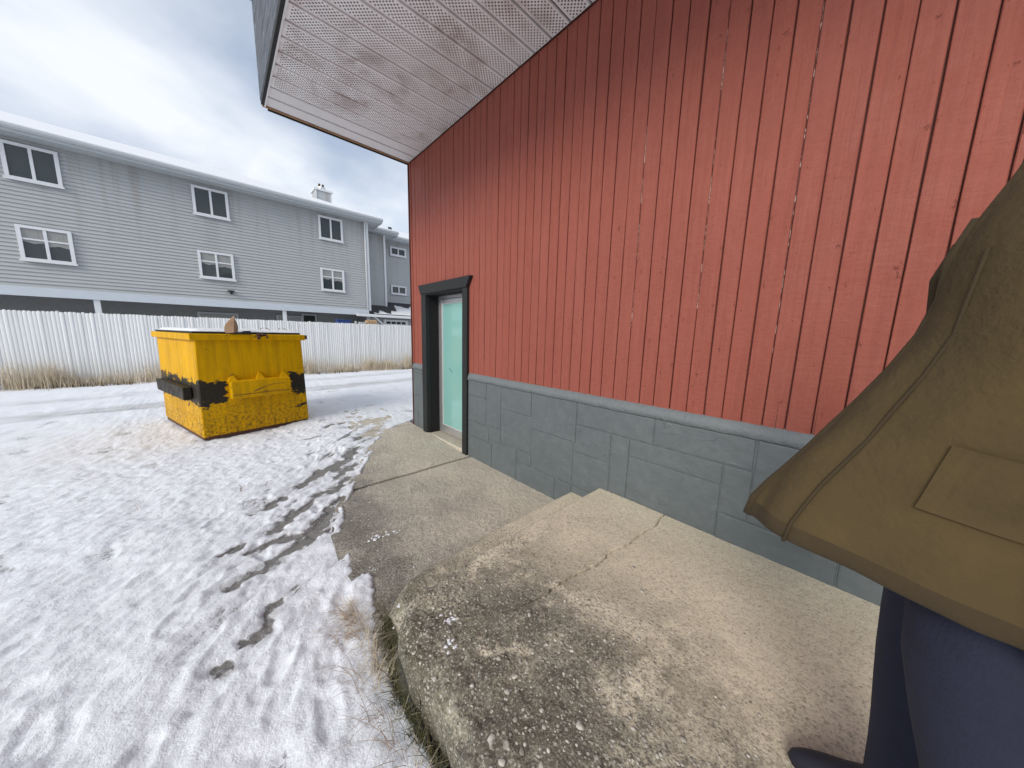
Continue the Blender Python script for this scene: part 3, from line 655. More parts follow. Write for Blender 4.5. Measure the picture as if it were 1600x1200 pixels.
# ------------------------------------------------------------------ red building
WX = 2.2; YC = 4.70; SOF = 3.89
def build_red():
    root = empty('red_building', (2.2, 4.7, 0)); tag(root, 'red board sided building with grey stone patterned base and white soffit overhead', 'building')
    inv = Matrix.Translation((-2.2, -4.7, 0))
    def put(o): o.matrix_parent_inverse = inv; return o
    P = lambda name, mb, mat, par=root, **k: (lambda o: put(o) if par is root else o)(mb.build(name, mat, par, **k))
    BK = -7.0
    # masonry core with the door opening left free
    DO0, DO1, DZ = 3.285, 4.235, 2.045
    core = MB().box(WX+.02, WX+.24, BK, DO0, -.3, 1.0).box(WX+.02, WX+.24, DO1, YC-.02, -.3, 1.0)
    core.box(WX+.04, WX+.24, BK, DO0, 1.0, 6.0).box(WX+.04, WX+.24, DO1, YC-.02, 1.0, 6.0).box(WX+.04, WX+.24, DO0, DO1, DZ, 6.0)
    core.box(WX+.24, 12, YC-.22, YC-.02, -.3, 6.0).box(11.8, 12, BK, YC-.22, -.3, 6.0).box(WX+.24, 12, BK-.2, BK, -.3, 6.0).box(WX+.24, 11.8, BK, YC-.22, 5.8, 6.0)
    P('wall_core', core, M['tar'])
    # base: backing in the joint colour, sloping ledge, dressed blocks
    base = MB().box(WX-.004, WX+.019, BK, DO0-.01, -.2, .965).box(WX-.004, WX+.019, DO1+.01, YC, -.2, .965)
    stone = P('stone_base', base, M['grey'])
    def ledge(y0, y1):
        n = max(4, int((y1-y0)/.03)); yy = np.linspace(y0, y1, n); V = []; F = []
        for i, y in enumerate(yy):
            w = float(.006*fbm(np.array(y*6), np.array(0.), 3, 111)+.003*perlin(np.array(y*30), np.array(.5), 112))
            V += [(WX+.03, y, 1.050), (WX+.004, y, 1.043+w*.3), (WX-.012+w*.4, y, 1.005+w*.8), (WX-.0215+w*.3, y, .966+w*1.3), (WX+.02, y, .952+w)]
            if i: b = 5*(i-1); F += [(b+k, b+k+5, b+k+6, b+k+1) for k in range(4)]
        o = obj('ledge', mesh('ledge', V, F, M['ledge'], True), root); put(o)
        bm = bmesh.new(); bm.from_mesh(o.data); bmesh.ops.recalc_face_normals(bm, faces=bm.faces); bm.to_mesh(o.data); bm.free()
    ledge(BK, 3.19); ledge(4.335, YC+.004)
    blocks = [(3.18,2.83,.777,.962),(2.83,2.57,.482,.962),(3.18,2.83,.465,.777),(3.18,2.77,.277,.465),(3.18,2.72,-.1,.277),(2.77,2.57,.318,.482),
      (2.57,2.112,.72,.962),(2.57,2.10,.340,.72),(2.72,2.305,-.1,.318),(2.305,2.09,.212,.340),(2.305,1.78,-.1,.212),(2.112,1.573,.605,.962),(2.09,1.59,.212,.605),
      (1.573,.915,.77,.962),(1.573,1.24,.527,.77),(1.59,1.235,.212,.527),(1.78,1.59,-.1,.212),(1.235,1.085,.295,.77),(1.085,.485,.636,.77),(.915,.342,.77,.962),
      (1.085,.485,.30,.636),(1.59,1.085,-.1,.212),(.485,.337,.462,.77),(.485,-.05,.20,.462),(.337,-.22,.60,.962),(.337,-.05,.462,.60),(-.05,-.45,.2,.60),(-.22,-.62,.60,.962),
      (-.45,-.90,.2,.44),(-.45,-.62,.44,.60),(-.62,-1.15,.44,.78),(-.62,-1.02,.78,.962),(-1.02,-1.6,.78,.962),(-1.15,-1.6,.52,.78),(-.90,-1.6,.2,.44),(-1.15,-1.6,.44,.52),
      (-1.6,-2.1,.5,.962),(-1.6,-2.3,.2,.5),(-2.1,-2.8,.7,.962),(-2.1,-2.8,.5,.7),(-2.3,-2.8,.2,.5),
      (4.695,4.34,.90,.962),(4.695,4.34,.56,.90),(4.695,4.54,.30,.56),(4.54,4.34,-.1,.56),(4.695,4.54,-.1,.30)]
    for y1, y0, z0, z1 in blocks:
        g = .0028; d = random.uniform(.0045, .0085)
        n = 5; m = MB()
        # slightly wavering edges, chamfer towards the joint
        def edge(pts_in):
            out = []
            for i in range(len(pts_in)):
                a = pts_in[i]; b = pts_in[(i+1) % len(pts_in)]
                for k in range(n):
                    t = k/n; out.append((a[0]+(b[0]-a[0])*t+random.uniform(-.0011, .0011), a[1]+(b[1]-a[1])*t+random.uniform(-.0011, .0011)))
            return out
        q = edge([(y0+g, z0+g), (y1-g, z0+g), (y1-g, z1-g), (y0+g, z1-g)])
        cy, cz = (y0+y1)/2, (z0+z1)/2; hw, hh = (y1-y0)/2, (z1-z0)/2
        r1 = [(WX-.003, a, b) for a, b in q]; r2 = [(WX-.004-d*.75, cy+(a-cy)*(1-.0025/hw), cz+(b-cz)*(1-.0025/hh)) for a, b in q]; r3 = [(WX-.004-d, cy+(a-cy)*(1-.009/hw), cz+(b-cz)*(1-.009/hh)) for a, b in q]
        m.loft([r1, r2, r3], caps=False); m.f.append(tuple(range(2*len(q), 3*len(q)))); m.f = [f for f in m.f]
        m.build('stone_block', M['grey'], stone)
    # siding boards
    sid = empty('board_siding'); sid.parent = root; put(sid)
    def board_mesh(h, w):
        c = .0030
        prof = [(0.0, -w/2), (-.0135, -w/2), (-.0165, -w/2+c), (-.0165, w/2-c), (-.0135, w/2), (0.0, w/2)]
        nz = 14; rings = []
        ph = random.uniform(0, 9)
        for i in range(nz+1):
            z = h*i/nz; k = .0009*math.sin(z*3+ph)
            rings.append([Vector((a, b+(k if abs(b) > .001 else 0)+random.uniform(-.0005, .0005), z)) for a, b in prof])
        return MB().loft(rings).mesh('siding_board', M['red'], bevel=0)
    pitch = .1042; var = [board_mesh(SOF-1.032+.05, pitch-.0062) for _ in range(6)]; short = [board_mesh(SOF-2.10+.05, pitch-.0062) for _ in range(3)]
    y = .432+pitch*40.95; ys = []
    k = 0; y = YC-.045
    edges = []
    while y > -4.2:
        pw = pitch*random.choice((.94, .98, 1.0, 1.0, 1.03, 1.06)); c = y-pw/2
        over = (c < 4.335 and c > 3.20)
        o = bpy.data.objects.new('siding_board', (short if over else var)[k % (3 if over else 6)])
        o.location = (WX+.022+random.uniform(-.0016, .0016)+(.0), c, 2.10 if over else 1.032+random.uniform(-.004, .003)); o.rotation_euler = (random.uniform(-.0006, .0006), 0, random.uniform(-.012, .012))
        o.scale = (1, pw/pitch, 1); link(o, sid); edges.append(y); y -= pw; k += 1
    # pale cracked joints
    def near(v): return min(edges, key=lambda e: abs(e-v))
    for v, z0, z1 in ((.325,1.45,3.75),(.733,1.7,3.2),(1.152,1.6,2.9),(-.4,1.6,2.6)):
        e = near(v); m = MB(); n = 60; V = []
        for i in range(n+1):
            z = z0+(z1-z0)*i/n; w = .0008+.0020*max(0, math.sin(i*.21+v*9)*math.sin(i*.067+v*3)+random.uniform(-.2, .3))
            V += [(WX+.0075, e-w, z), (WX+.0075, e+w, z)]
        m.v = V; m.f = [(2*i, 2*i+1, 2*i+3, 2*i+2) for i in range(n)]
        o = m.build('cracked_joint', M['bare'], sid)
    # splits in the board feet
    for yy, h in ((.275,.20),(.62,.13),(.12,.24),(-.3,.15)):
        MB().add([(WX+.0048, yy-.0012, 1.04), (WX+.0048, yy+.0012, 1.04), (WX+.0048, yy+.001, 1.04+h)], [(0,1,2)]).build('split', M['tar'], sid)
    P('wall_backing', MB().box(WX+.021, WX+.039, BK, 3.26, 1.0, SOF+.1).box(WX+.021, WX+.039, 4.26, YC-.045, 1.0, SOF+.1).box(WX+.021, WX+.039, 3.26, 4.26, 2.06, SOF+.1), M['trim_red'])
    P('corner_board', MB().box(WX-.004, WX+.06, YC-.044, YC+.0, 1.05, SOF+.03), M['red'], bevel=.003)
    P('corner_strip', MB().box(WX-.018, WX+.10, YC+.001, YC+.02, .0, SOF-.01), M['trim_red'], bevel=.003)
    # soffit
    sf = empty('soffit'); sf.parent = root; put(sf)
    FX = .567; pit = .19; n = int((4.69+5.2)/pit)
    def panel(mat):
        w = pit-.019; hx = (WX+.02-FX)/2-.006; m = MB()
        prof = [(-w/2, .020), (-w/2+.003, .001), (-w/2+.012, 0), (w/2-.018, 0), (w/2-.014, .004), (w/2-.009, .004), (w/2-.006, 0), (w/2-.001, .001), (w/2, .020)]
        V = [(-hx, a, b) for a, b in prof]+[(hx, a, b) for a, b in prof]; k = len(prof)
        return mesh('soffit_panel', V, [(i, i+1, i+1+k, i+k) for i in range(k-1)]+[(0,k,2*k-1,k-1)], mat)
    pm, ps = panel(M['soffit']), panel(M['soffit_solid'])
    for i in range(n):
        o = bpy.data.objects.new('soffit_panel', ps if i < 2 else pm); o.location = ((WX+.02+FX)/2, 4.69-pit*(i+.5), SOF+random.uniform(-.0015, .0015)); link(o, sf)
    P('soffit_backing', MB().box(FX+.002, WX+.021, -5.2, 4.685, SOF+.022, SOF+.05), M['tar'])
    P('soffit_trim', MB().box(WX-.012, WX+.004, -5.2, 4.68, SOF-.006, SOF-.003), M['trim_red'])
    P('outer_trim', MB().box(FX-.004, FX+.010, -5.2, 4.69, SOF-.010, SOF-.002), M['soffit_solid'])
    P('drip_edge', MB().box(FX-.032, FX-.005, -5.2, 4.685, SOF-.004, SOF+.05), M['tar'])
    P('end_board', MB().box(FX-.02, WX+.02, 4.692, 4.722, SOF-.004, SOF+.10), M['raw_wood'], bevel=.003)
    P('end_flashing', MB().box(FX+.03, WX+.03, 4.723, 4.738, SOF-.016, SOF+.10), M['tar'])
    # parapet with weathered boards
    par = P('parapet', MB().box(FX-.01, WX+.6, -5.2, 4.69, SOF+.06, 5.55), M['tar'])
    z = SOF+.045
    for i in range(9):
        h = .175; m = MB().box(FX-.034, FX-.011, -5.2, 4.715, z, z+h-.006); m.build('parapet_board', M['weather'], par, bevel=.003); z += h
    P('end_cladding', MB().box(FX-.02, WX+.6, 4.692, 4.715, SOF+.11, 5.5), M['weather'])
    P('roof_cap', MB().box(FX-.06, WX+.7, -5.25, 4.75, 5.552, 5.62), M['alu'])
    # door
    door = empty('door'); door.parent = root; put(door)
    XD = 2.376
    trim = M['trim_dark']
    MB().box(WX-.034, WX+.03, 3.192, 3.289, -.02, 2.05).build('jamb_trim', trim, door, bevel=.003)
    MB().box(WX-.034, WX+.03, 4.214, 4.338, -.02, 2.05).build('jamb_trim', trim, door, bevel=.003)
    MB().prism([(3.196,2.046), (4.334,2.046), (4.398,2.172), (3.118,2.172)], 'x', WX-.048, WX+.02).build('header_trim', trim, door, bevel=.004)
    MB().box(WX+.031, XD+.04, 4.2135, 4.236, -.02, 2.045).build('far_reveal', M['black'], door)
    MB().box(WX+.031, XD+.04, 3.284, 3.2885, -.02, 2.045).build('near_reveal', M['black'], door)
    MB().box(WX-.03, XD+.04, 3.2895, 4.213, 2.030, 2.0455).build('head_reveal', M['black'], door)
    fr = MB().box(XD-.002, XD+.045, 4.168, 4.213, .045, 2.03).box(XD-.002, XD+.045, 3.289, 3.334, .045, 2.03).box(XD-.002, XD+.045, 3.334, 4.168, 1.985, 2.03)
    fo = fr.build('door_frame', M['alu'], door, bevel=.002)
    lf = MB().box(XD-.012, XD+.033, 4.105, 4.160, .055, 1.978).box(XD-.012, XD+.033, 3.342, 3.397, .055, 1.978).box(XD-.012, XD+.033, 3.398, 4.104, 1.925, 1.978).box(XD-.012, XD+.033, 3.398, 4.104, .055, .165)
    lo = lf.build('door_leaf', M['alu'], door, bevel=.002)
    box('glass_pane', XD+.003, XD+.013, 3.397, 4.105, .165, 1.925, M['film'], lo)
    gb = MB().box(XD-.004, XD+.002, 4.096, 4.104, .166, 1.924).box(XD-.004, XD+.002, 3.398, 4.0955, .166, .174).box(XD-.004, XD+.002, 3.398, 4.0955, 1.916, 1.924)
    gb.build('glazing_bead', M['white_pl'], lo)
    mk = MB().tube([(XD+.001, 3.93, 1.02), (XD+.001, 3.90, 1.0), (XD+.001, 3.86, .965)], .003, 5); mk.build('scratch_mark', M['trim_dark'], lo)
    ph = MB().tube([(XD-.012, 3.37, .95), (XD-.06, 3.37, .95), (XD-.06, 3.37, 1.25), (XD-.012, 3.37, 1.25)], .010, 8); ph.build('pull_handle', M['alu'], lo, smooth=True)
    MB().box(XD+.2, XD+.22, 2.9, 4.46, 0, 2.4).build('interior_screen', M['house_shade'], door)
    MB().box(WX-.01, XD+.05, 3.291, 4.212, -.1, .040).build('threshold', M['concrete_path'], door, bevel=.012)
simple('trim_red', (.075,.018,.013), .8, var=.25)
build_red()

# ------------------------------------------------------------------ white slat fence along the lane
def build_fence():
    FY = 13.2; x0, x1 = -8.4, 9.0
    root = empty('slat_fence', (x0, FY, 0)); tag(root, 'white vertical slat fence behind the dry grass', 'fence')
    H = 1.80; w = .0645; V = []
    prof = [(-w/2, .006), (-w*.30, -.003), (0, -.005), (w*.30, -.003), (w/2, .006)]
    zs = [.06, .9, H-.030, H-.008, H]; sc = [1, 1, 1, .72, .25]
    for z, k in zip(zs, sc): V += [(a*k, b*k, z) for a, b in prof]
    F = [(5*j+i, 5*j+i+1, 5*j+i+6, 5*j+i+5) for j in range(4) for i in range(4)]
    me = mesh('slat', V, F, M['slat'], False)
    n = int((x1-x0)/.064)
    for i in range(n):
        o = bpy.data.objects.new('slat', me); o.location = (.032+.064*i, random.uniform(-.004, .004), random.uniform(-.012, .008)); o.rotation_euler = (random.uniform(-.004, .004), 0, random.uniform(-.014, .014)); link(o, root)
    for i in range(7):
        MB().tube([(.3+2.62*i, .045, -.1), (.3+2.62*i, .045, H+.02)], .03, 10).build('post', M['galv'], root, smooth=True)
    for z in (.35, 1.05, 1.66): MB().tube([(0, .025, z), (x1-x0, .025, z)], .016, 6).build('rail', M['galv'], root)
build_fence()

# ------------------------------------------------------------------ dumpster
def build_dumpster():
    rz = math.atan2(.263, .965)
    root = empty('dumpster', (.985, 6.05, 0), rz); tag(root, 'scraped yellow steel dumpster standing in the snow', 'dumpster')
    W, D, Ht = 1.30, 1.85, 1.37            # local: face along -x..0 at y=0, depth +y
    m = MB()
    b = [(-W-.0, .0, .06), (0, 0, .06), (0, D, .06), (-W, D, .06)]; tt = [(-W+.02, .0, Ht), (-.035, .0, Ht), (-.035, D, Ht), (-W+.02, D, Ht)]
    m.add(b+tt, [(3,2,1,0), (0,1,5,4), (1,2,6,5), (2,3,7,6), (3,0,4,7)])
    bo = m.build('body', M['yellow'], root, bevel=.012)
    MB().box(-W+.01, -.012, .02, D-.02, .02, .065).build('skid', M['rust'], root)
    rim = MB().box(-W-.03, .012, -.035, .03, 1.345, 1.43); rim.build('top_rail', M['yellow'], root, bevel=.008)
    MB().box(-W-.03, .012, D-.03, D+.035, 1.345, 1.43).build('top_rail', M['yellow'], root, bevel=.008)
    MB().box(-.03, .030, .031, D-.031, 1.345, 1.43).build('top_rail', M['yellow'], root, bevel=.008)
    MB().box(-W-.03, -W+.03, .031, D-.031, 1.345, 1.43).build('top_rail', M['yellow'], root, bevel=.008)
    MB().box(.0125, .044, -.03, .03, 1.362, 1.425).build('rail_end', M['rust'], root, bevel=.004)
    # fork pocket: an angled channel welded to the face
    pk = MB().prism([(0, .80), (-.105, .79), (-.105, .56), (-.095, .548), (0, .548)], 'x', -.985, -.275)
    po = pk.build('fork_pocket', M['yellow'], root, bevel=.004)
    MB().box(-.975, -.285, -.109, -.1055, .60, .606).build('weld_seam', M['rust'], po)
    # long gouge in the plate
    g = MB().tube([(-.78+.55*t, -.0985, .615+.10*math.sin(min(1, t*1.5)*1.6)-.03*max(0, t-.6)) for t in [i/12 for i in range(13)]], [.002,.010,.012,.010,.009,.009,.009,.008,.009,.009,.006,.005,.002], 5); g.build('gouge', M['rust'], po)
    g = MB().tube([(-.70+.30*t, -.1010, .612+.02*t) for t in [i/6 for i in range(7)]], [.001,.005,.007,.004,.006,.005,.001], 5); g.build('gouge', M['rust'], po)
    for u in (-.945, -.63, -.33):
        MB().add([(u-.055, .0, .79), (u+.055, .0, .79), (u, .0, .90), (u-.055, -.07, .785), (u+.055, -.07, .785), (u, -.004, .90)], [(0,1,2), (3,5,4), (0,3,4,1), (1,4,5,2), (0,2,5,3)]).build('gusset', M['yellow'], root)
    for u in (-.91, -.56):
        MB().add([(u-.045, .0, .55), (u+.045, .0, .55), (u, .0, .46), (u-.045, -.055, .55), (u+.045, -.055, .55), (u, -.004, .46)], [(0,2,1), (3,4,5), (0,1,4,3), (1,2,5,4), (0,3,5,2)]).build('gusset', M['yellow'], root)
    # hinge bracket on the rim
    MB().box(-.625, -.585, -.05, -.034, 1.36, 1.44).build('hinge', M['rust'], root, bevel=.004)
    MB().tube([(-.60, -.045, 1.445), (-.52, -.05, 1.43), (-.50, -.05, 1.37)], .010, 6).build('hinge', M['rust'], root)
    # other long side: pocket rails (seen from a step to the left)
    MB().box(-W-.09, -W-.002, .25, D-.25, .55, .72).build('side_rib', M['yellow'], root, bevel=.008)
    for i in range(2):
        MB().box(-W+.01, -.03, .02+i*.92, .92+i*.92, 1.432, 1.458).build('lid', M['lid'], root, bevel=.008)
    # snow lying on the lids
    xs = np.linspace(-W+.03, -.045, 44); ys = np.linspace(.03, 1.82, 44); X, Y = np.meshgrid(xs, ys)
    d = np.minimum.reduce([X-xs[0], xs[-1]-X, Y-ys[0], ys[-1]-Y]); Z = 1.459+.034*sst(0, .05, d+.01*perlin(X*9, Y*9, 1))+.006*fbm(X*4, Y*4, 3, 2)*sst(0, .05, d)
    o = obj('lid_snow', grid_mesh('lid_snow', X, Y, Z, M['snow'])); o.location = root.location; o.rotation_euler = root.rotation_euler
    tag(o, 'flat layer of snow lying on the dumpster lids', 'snow', kind='stuff')
    # cardboard flap jammed under the lid
    c = MB(); rings = []
    for i in range(9):
        t = i/8; wv = .085*math.sin(math.pi*min(1, .25+.72*t))*(1-.25*t); x0 = -.90+.05*t; z = 1.44+.225*t; y = -.035+.03*t+.03*math.sin(t*3)
        rings.append([Vector((x0-wv, y+.012, z)), Vector((x0+wv*.2, y-.018, z+.01)), Vector((x0+wv, y+.03, z)), Vector((x0+wv, y+.036, z)), Vector((x0+wv*.2, y-.010, z+.01)), Vector((x0-wv, y+.018, z))])
    c.loft(rings); o = c.build('cardboard_flap', M['cardboard'])
    o.location = root.location; o.rotation_euler = root.rotation_euler
    tag(o, 'torn brown cardboard flap sticking up from the dumpster rim', 'cardboard')
    c = MB().prism([(-.93,1.432),(-.70,1.432),(-.69,1.478),(-.76,1.475),(-.82,1.452)], 'y', -.05, -.005)
    o = c.build('black_bag_scrap', M['lid'], bevel=.006); o.location = root.location; o.rotation_euler = root.rotation_euler
    tag(o, 'scrap of black plastic bag caught beside the cardboard flap', 'bag')
    for k, (u, a) in enumerate(((-.50,.5), (-.36,2.6), (-.27,.4), (-.13,2.5))):
        tw = MB().tube([(u, .2, 1.485), (u+.03*math.cos(a), .22, 1.515), (u+.06*math.cos(a), .24, 1.525)], .004, 5).build('twig', M['rust'])
        tw.location = root.location; tw.rotation_euler = root.rotation_euler
        tag(tw, ('short dark twig on the lid snow nearest the cardboard flap', 'second dark twig from the cardboard flap on the lid snow', 'third dark twig from the cardboard flap on the lid snow', 'dark twig on the lid snow nearest the rusty rail end')[k], 'twig', 'twigs on the dumpster lid')
build_dumpster()

# ------------------------------------------------------------------ grey townhouse behind the fence
def build_house():
    Y1, Y2, Y3 = 19.0, 20.4, 21.2
    root = empty('townhouse', (0, 19.0, 0)); tag(root, 'grey siding townhouse with snowy roof behind the white fence', 'house')
    def T(o): o.matrix_parent_inverse = Matrix.Translation((0, -19, 0)); return o
    def siding(x0, x1, z0, z1, Y):
        p = .125; n = int(math.ceil((z1-z0)/p)); V = []; F = []
        for i in range(n):
            a = z0+i*p; b = min(z1, a+p); k = len(V)
            V += [(x0, Y-.034, a), (x1, Y-.034, a), (x1, Y-.004, b), (x0, Y-.004, b), (x0, Y-.004, a), (x1, Y-.004, a)]
            F += [(k, k+1, k+2, k+3), (k+4, k+5, k+1, k)]
        T(obj('siding', mesh('siding', V, F, M['siding']), root))
    B = lambda name, *a, mat=None, bevel=0, par=root: (lambda o: T(o) if par is root else o)(box(name, *a, mat, par, bevel))
    XL = -10
    B('wall', XL, 6.42, Y1, 27, 2.70, 7.40, mat=M['house_shade']); siding(XL, 6.34, 2.70, 7.36, Y1)
    B('wall', 6.30, 7.87, Y2, 27, 2.9, 7.35, mat=M['house_shade']); siding(6.42, 7.78, 3.0, 7.32, Y2)
    B('wall', 7.6, 15, Y3, 27, 2.3, 7.35, mat=M['house_shade']); siding(7.87, 15, 3.3, 7.32, Y3)
    B('corner_trim', 6.33, 6.44, Y1-.06, Y1-.0345, 2.66, 7.34, mat=M['house_trim']); B('corner_trim', 7.78, 7.90, Y2-.06, Y2-.0345, 2.98, 7.30, mat=M['house_trim'])
    T(MB().tube([(6.30, Y1-.10, 7.40), (6.26, Y1-.09, 7.22), (6.26, Y1-.07, 7.1), (6.26, Y1-.07, 2.72)], .045, 8).build('downspout', M['house_trim'], root, smooth=True))
    # eaves: soffit, fascia and gutter, hipped roof with snow
    def roof(x0, x1, Yw, back, ze, over=.58, slope=.396, rx=None):
        y0 = Yw-over; xr = x1+over; half = (back-y0)/2; run = half
        T(MB().box(x0, xr, y0, Yw+.02, ze-.03, ze).box(x1, xr, Yw+.021, back-.6, ze-.03, ze).build('eave_soffit', M['house_gutter'], root))
        T(MB().box(x0, xr, y0-.02, y0, ze-.05, ze+.16).build('fascia', M['house_gutter'], root)); T(MB().box(xr, xr+.02, y0-.02, back, ze-.05, ze+.16).build('fascia', M['house_gutter'], root))
        g = MB().prism([(y0-.021, ze+.02), (y0-.09, ze+.03), (y0-.13, ze+.09), (y0-.13, ze+.15), (y0-.115, ze+.15), (y0-.021, ze+.14)], 'x', x0, xr+.03); T(g.build('gutter', M['house_gutter'], root))
        zt = ze+.165; zr = zt+run*slope; A = (x0, y0-.05, zt); Bv = (xr+.05, y0-.05, zt); Cv = (xr-run, y0+run, zr); Dv = (x0, y0+run, zr); E = (xr+.05, back, zt); Fv = (xr-run, back-run, zr)
        m = MB().add([A, Bv, Cv, Dv, E, Fv, (x0, back, zt)], [(0,1,2,3), (1,4,5,2), (4,6,3,5)]); r = T(m.build('roof', M['shingle'], root))
        up = [(p[0], p[1], p[2]+.035) for p in (A, Bv, Cv, Dv, E, Fv, (x0, back, zt))]
        MB().add([A, Bv, Cv, Dv, E, Fv, (x0, back, zt)]+up, [(7,8,9,10), (8,11,12,9), (0,1,8,7), (1,4,11,8), (11,13,10,12)]).build('roof_snow', M['snow'], r)
        return r
    r1 = roof(XL, 6.42, Y1, 28.6, 7.33); roof(4.0, 7.87, Y2, 27.5, 7.28); roof(5.0, 15.0, Y3, 27.5, 7.25)
    # chimney
    ch = T(MB().box(4.53, 5.33, 21.3, 22.1, 7.9, 9.12).build('chimney', M['siding'], root))
    MB().box(4.47, 5.39, 21.24, 22.16, 9.121, 9.22).build('chimney_cap', M['house_trim'], ch)
    for a in (4.53, 5.27): MB().box(a, a+.06, 21.28, 21.298, 7.9, 9.12).build('chimney_trim', M['house_trim'], ch)
    MB().tube([(4.95, 21.7, 9.2), (4.95, 21.7, 9.42)], .20, 12).build('chimney_pot', M['alu'], ch, smooth=False)
    for q in (-.09, .09): MB().tube([(4.92+q, 21.7, 9.4), (4.92+q, 21.7, 9.60)], .055, 8).build('flue', M['rust'], ch)
    MB().tube([(8.75, 21.7, 7.6), (8.75, 21.7, 8.20)], .12, 10).build('roof_vent', M['lid'], ch)
    def window(x0, x1, z0, z1, Y, cross=False, curtain=False, cols=2):
        f = .09; m = MB().box(x0, x1, Y-.095, Y-.035, z0, z0+f).box(x0, x1, Y-.095, Y-.035, z1-f, z1).box(x0, x0+f, Y-.095, Y-.035, z0+f, z1-f).box(x1-f, x1, Y-.095, Y-.035, z0+f, z1-f)
        wo = T(m.build('window', M['house_trim'], root))
        xm = (x0+x1)/2
        MB().box(xm-.035, xm+.035, Y-.085, Y-.036, z0+f, z1-f).build('mullion', M['house_trim'], wo)
        if cross:
            zz = z0+(z1-z0)*.62
            for a, b in ((x0+f, xm-.036), (xm+.036, x1-f)): MB().box(a, b, Y-.080, Y-.036, zz-.025, zz+.025).build('mullion', M['house_trim'], wo)
        for a, b in ((x0+f, xm-.036), (xm+.036, x1-f)):
            box('pane', a, b, Y-.050, Y-.037, z0+f, z1-f, M['pane'], wo)
            if curtain:
                zt = z1-f-.005; n = 10; V = []
                for i in range(n+1):
                    t = i/n; x = a+(b-a)*t; V += [(x, Y-.054-.003*(i % 2), zt), (x, Y-.054-.003*(i % 2), z0+(z1-z0)*(.50+.10*abs(t-.5)*(1 if a < xm-.1 else -1)))]
                MB().add(V, [(2*i, 2*i+1, 2*i+3, 2*i+2) for i in range(n)]).build('curtain', M['curtain'], wo)
        MB().box(x0-.03, x1+.03, Y-.12, Y-.0955, z0-.03, z0+.03).build('sill', M['house_trim'], wo)
    window(4.07, 5.16, 6.02, 7.13, Y1); window(4.03, 5.12, 3.53, 4.64, Y1, True, True)
    window(-.36, .74, 6.04, 7.15, Y1); window(-.40, .72, 3.55, 4.66, Y1, True, True); window(-4.6, -3.5, 6.04, 7.15, Y1); window(-4.6, -3.5, 3.55, 4.66, Y1, True, True)
    s = Y3/19
    window(7.62*s, 8.55*s, 1.51+(5.87-1.51)*s, 1.51+(6.35-1.51)*s, Y3); window(7.60*s, 8.53*s, 1.51+(3.71-1.51)*s, 1.51+(4.21-1.51)*s, Y3); window(9.95, 11.0, 6.35, 6.95, Y3); window(9.95, 11.0, 3.9, 4.5, Y3)
    T(MB().tube([(.53, Y1-.03, 3.0), (.53, Y1-.12, 3.02), (.53, Y1-.14, 3.09)], .04, 8).build('vent_pipe', M['lid'], root)); T(MB().tube([(.53, Y1-.14, 3.08), (.53, Y1-.14, 3.12)], [.14, .10], 10).build('vent_hood', M['lid'], root))
    # ground floor in the shade of the overhang
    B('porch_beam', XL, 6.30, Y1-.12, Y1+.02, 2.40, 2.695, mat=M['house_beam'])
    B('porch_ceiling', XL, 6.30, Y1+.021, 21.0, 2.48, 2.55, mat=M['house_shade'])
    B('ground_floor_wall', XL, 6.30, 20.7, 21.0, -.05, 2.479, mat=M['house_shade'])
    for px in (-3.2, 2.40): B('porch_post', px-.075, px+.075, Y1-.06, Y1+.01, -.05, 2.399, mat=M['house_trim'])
    for a, b, z0, z1, m2 in ((-.6,.68,1.2,2.14,'curtain'), (2.33,3.32,1.2,2.16,'curtain'), (3.45,3.99,1.0,2.29,'tar')):
        w = T(MB().box(a-.07, b+.07, 20.64, 20.698, z0-.07, z1+.07).build('ground_window', M['house_gutter'], root)); box('pane', a, b, 20.62, 20.639, z0, z1, M[m2], w)
    # low roof on the right, snow sliding off it
    lr = T(MB().add([(5.9, 18.8, 2.44), (15, 18.8, 2.44), (15, Y3-.02, 3.42), (5.9, Y3-.02, 3.42), (5.9, 18.8, 2.36), (15, 18.8, 2.36)], [(0,1,2,3), (4,5,1,0)]).build('porch_roof', M['shingle'], root))
    T(MB().box(5.6, 15, 18.68, 18.79, 2.33, 2.47).build('porch_gutter', M['house_trim'], root))
    xs = np.linspace(6.6, 15, 90); V = []; F = []
    for i, x in enumerate(xs):
        t0 = .02; t1 = .02+max(.06, min(.93, .16+.50*sst(7.6, 8.5, np.array(x))+.14*float(fbm(np.array(x*1.7), np.array(0.), 3, 5))+.14*math.sin(x*9)*(x < 8.3)))
        for t in (t0, (t0+t1)/2, t1): V.append((x, 18.8+t*2.38, 2.45+t*.98+(.05 if t != t1 else .006)))
        if i: k = 3*(i-1); F += [(k, k+3, k+4, k+1), (k+1, k+4, k+5, k+2)]
    o = MB().add(V, F).build('roof_snow', M['snow'], lr)
    siding(6.5, 15, 0, 2.36, 19.4); B('garage_wall', 6.3, 15, 19.4, 21.15, -.05, 2.40, mat=M['house_shade'])
    B('garage_post', 6.30, 6.47, 19.27, 19.38, -.05, 2.36, mat=M['house_gutter'])
    T(MB().tube([(6.55, 18.85, 2.36), (6.75, 19.0, 2.25), (7.2, 19.25, 1.95), (7.35, 19.3, 1.8), (7.35, 19.3, .1)], .045, 8).build('downspout', M['house_trim'], root, smooth=True))
    gd = T(MB().box(7.25, 8.75, 19.33, 19.37, 0, 2.24).build('garage_door', M['house_trim'], root))
    for i in range(4): box('pane', 7.42+.31*i, 7.66+.31*i, 19.315, 19.329, 1.99, 2.12, M['tar'], gd)
build_house()

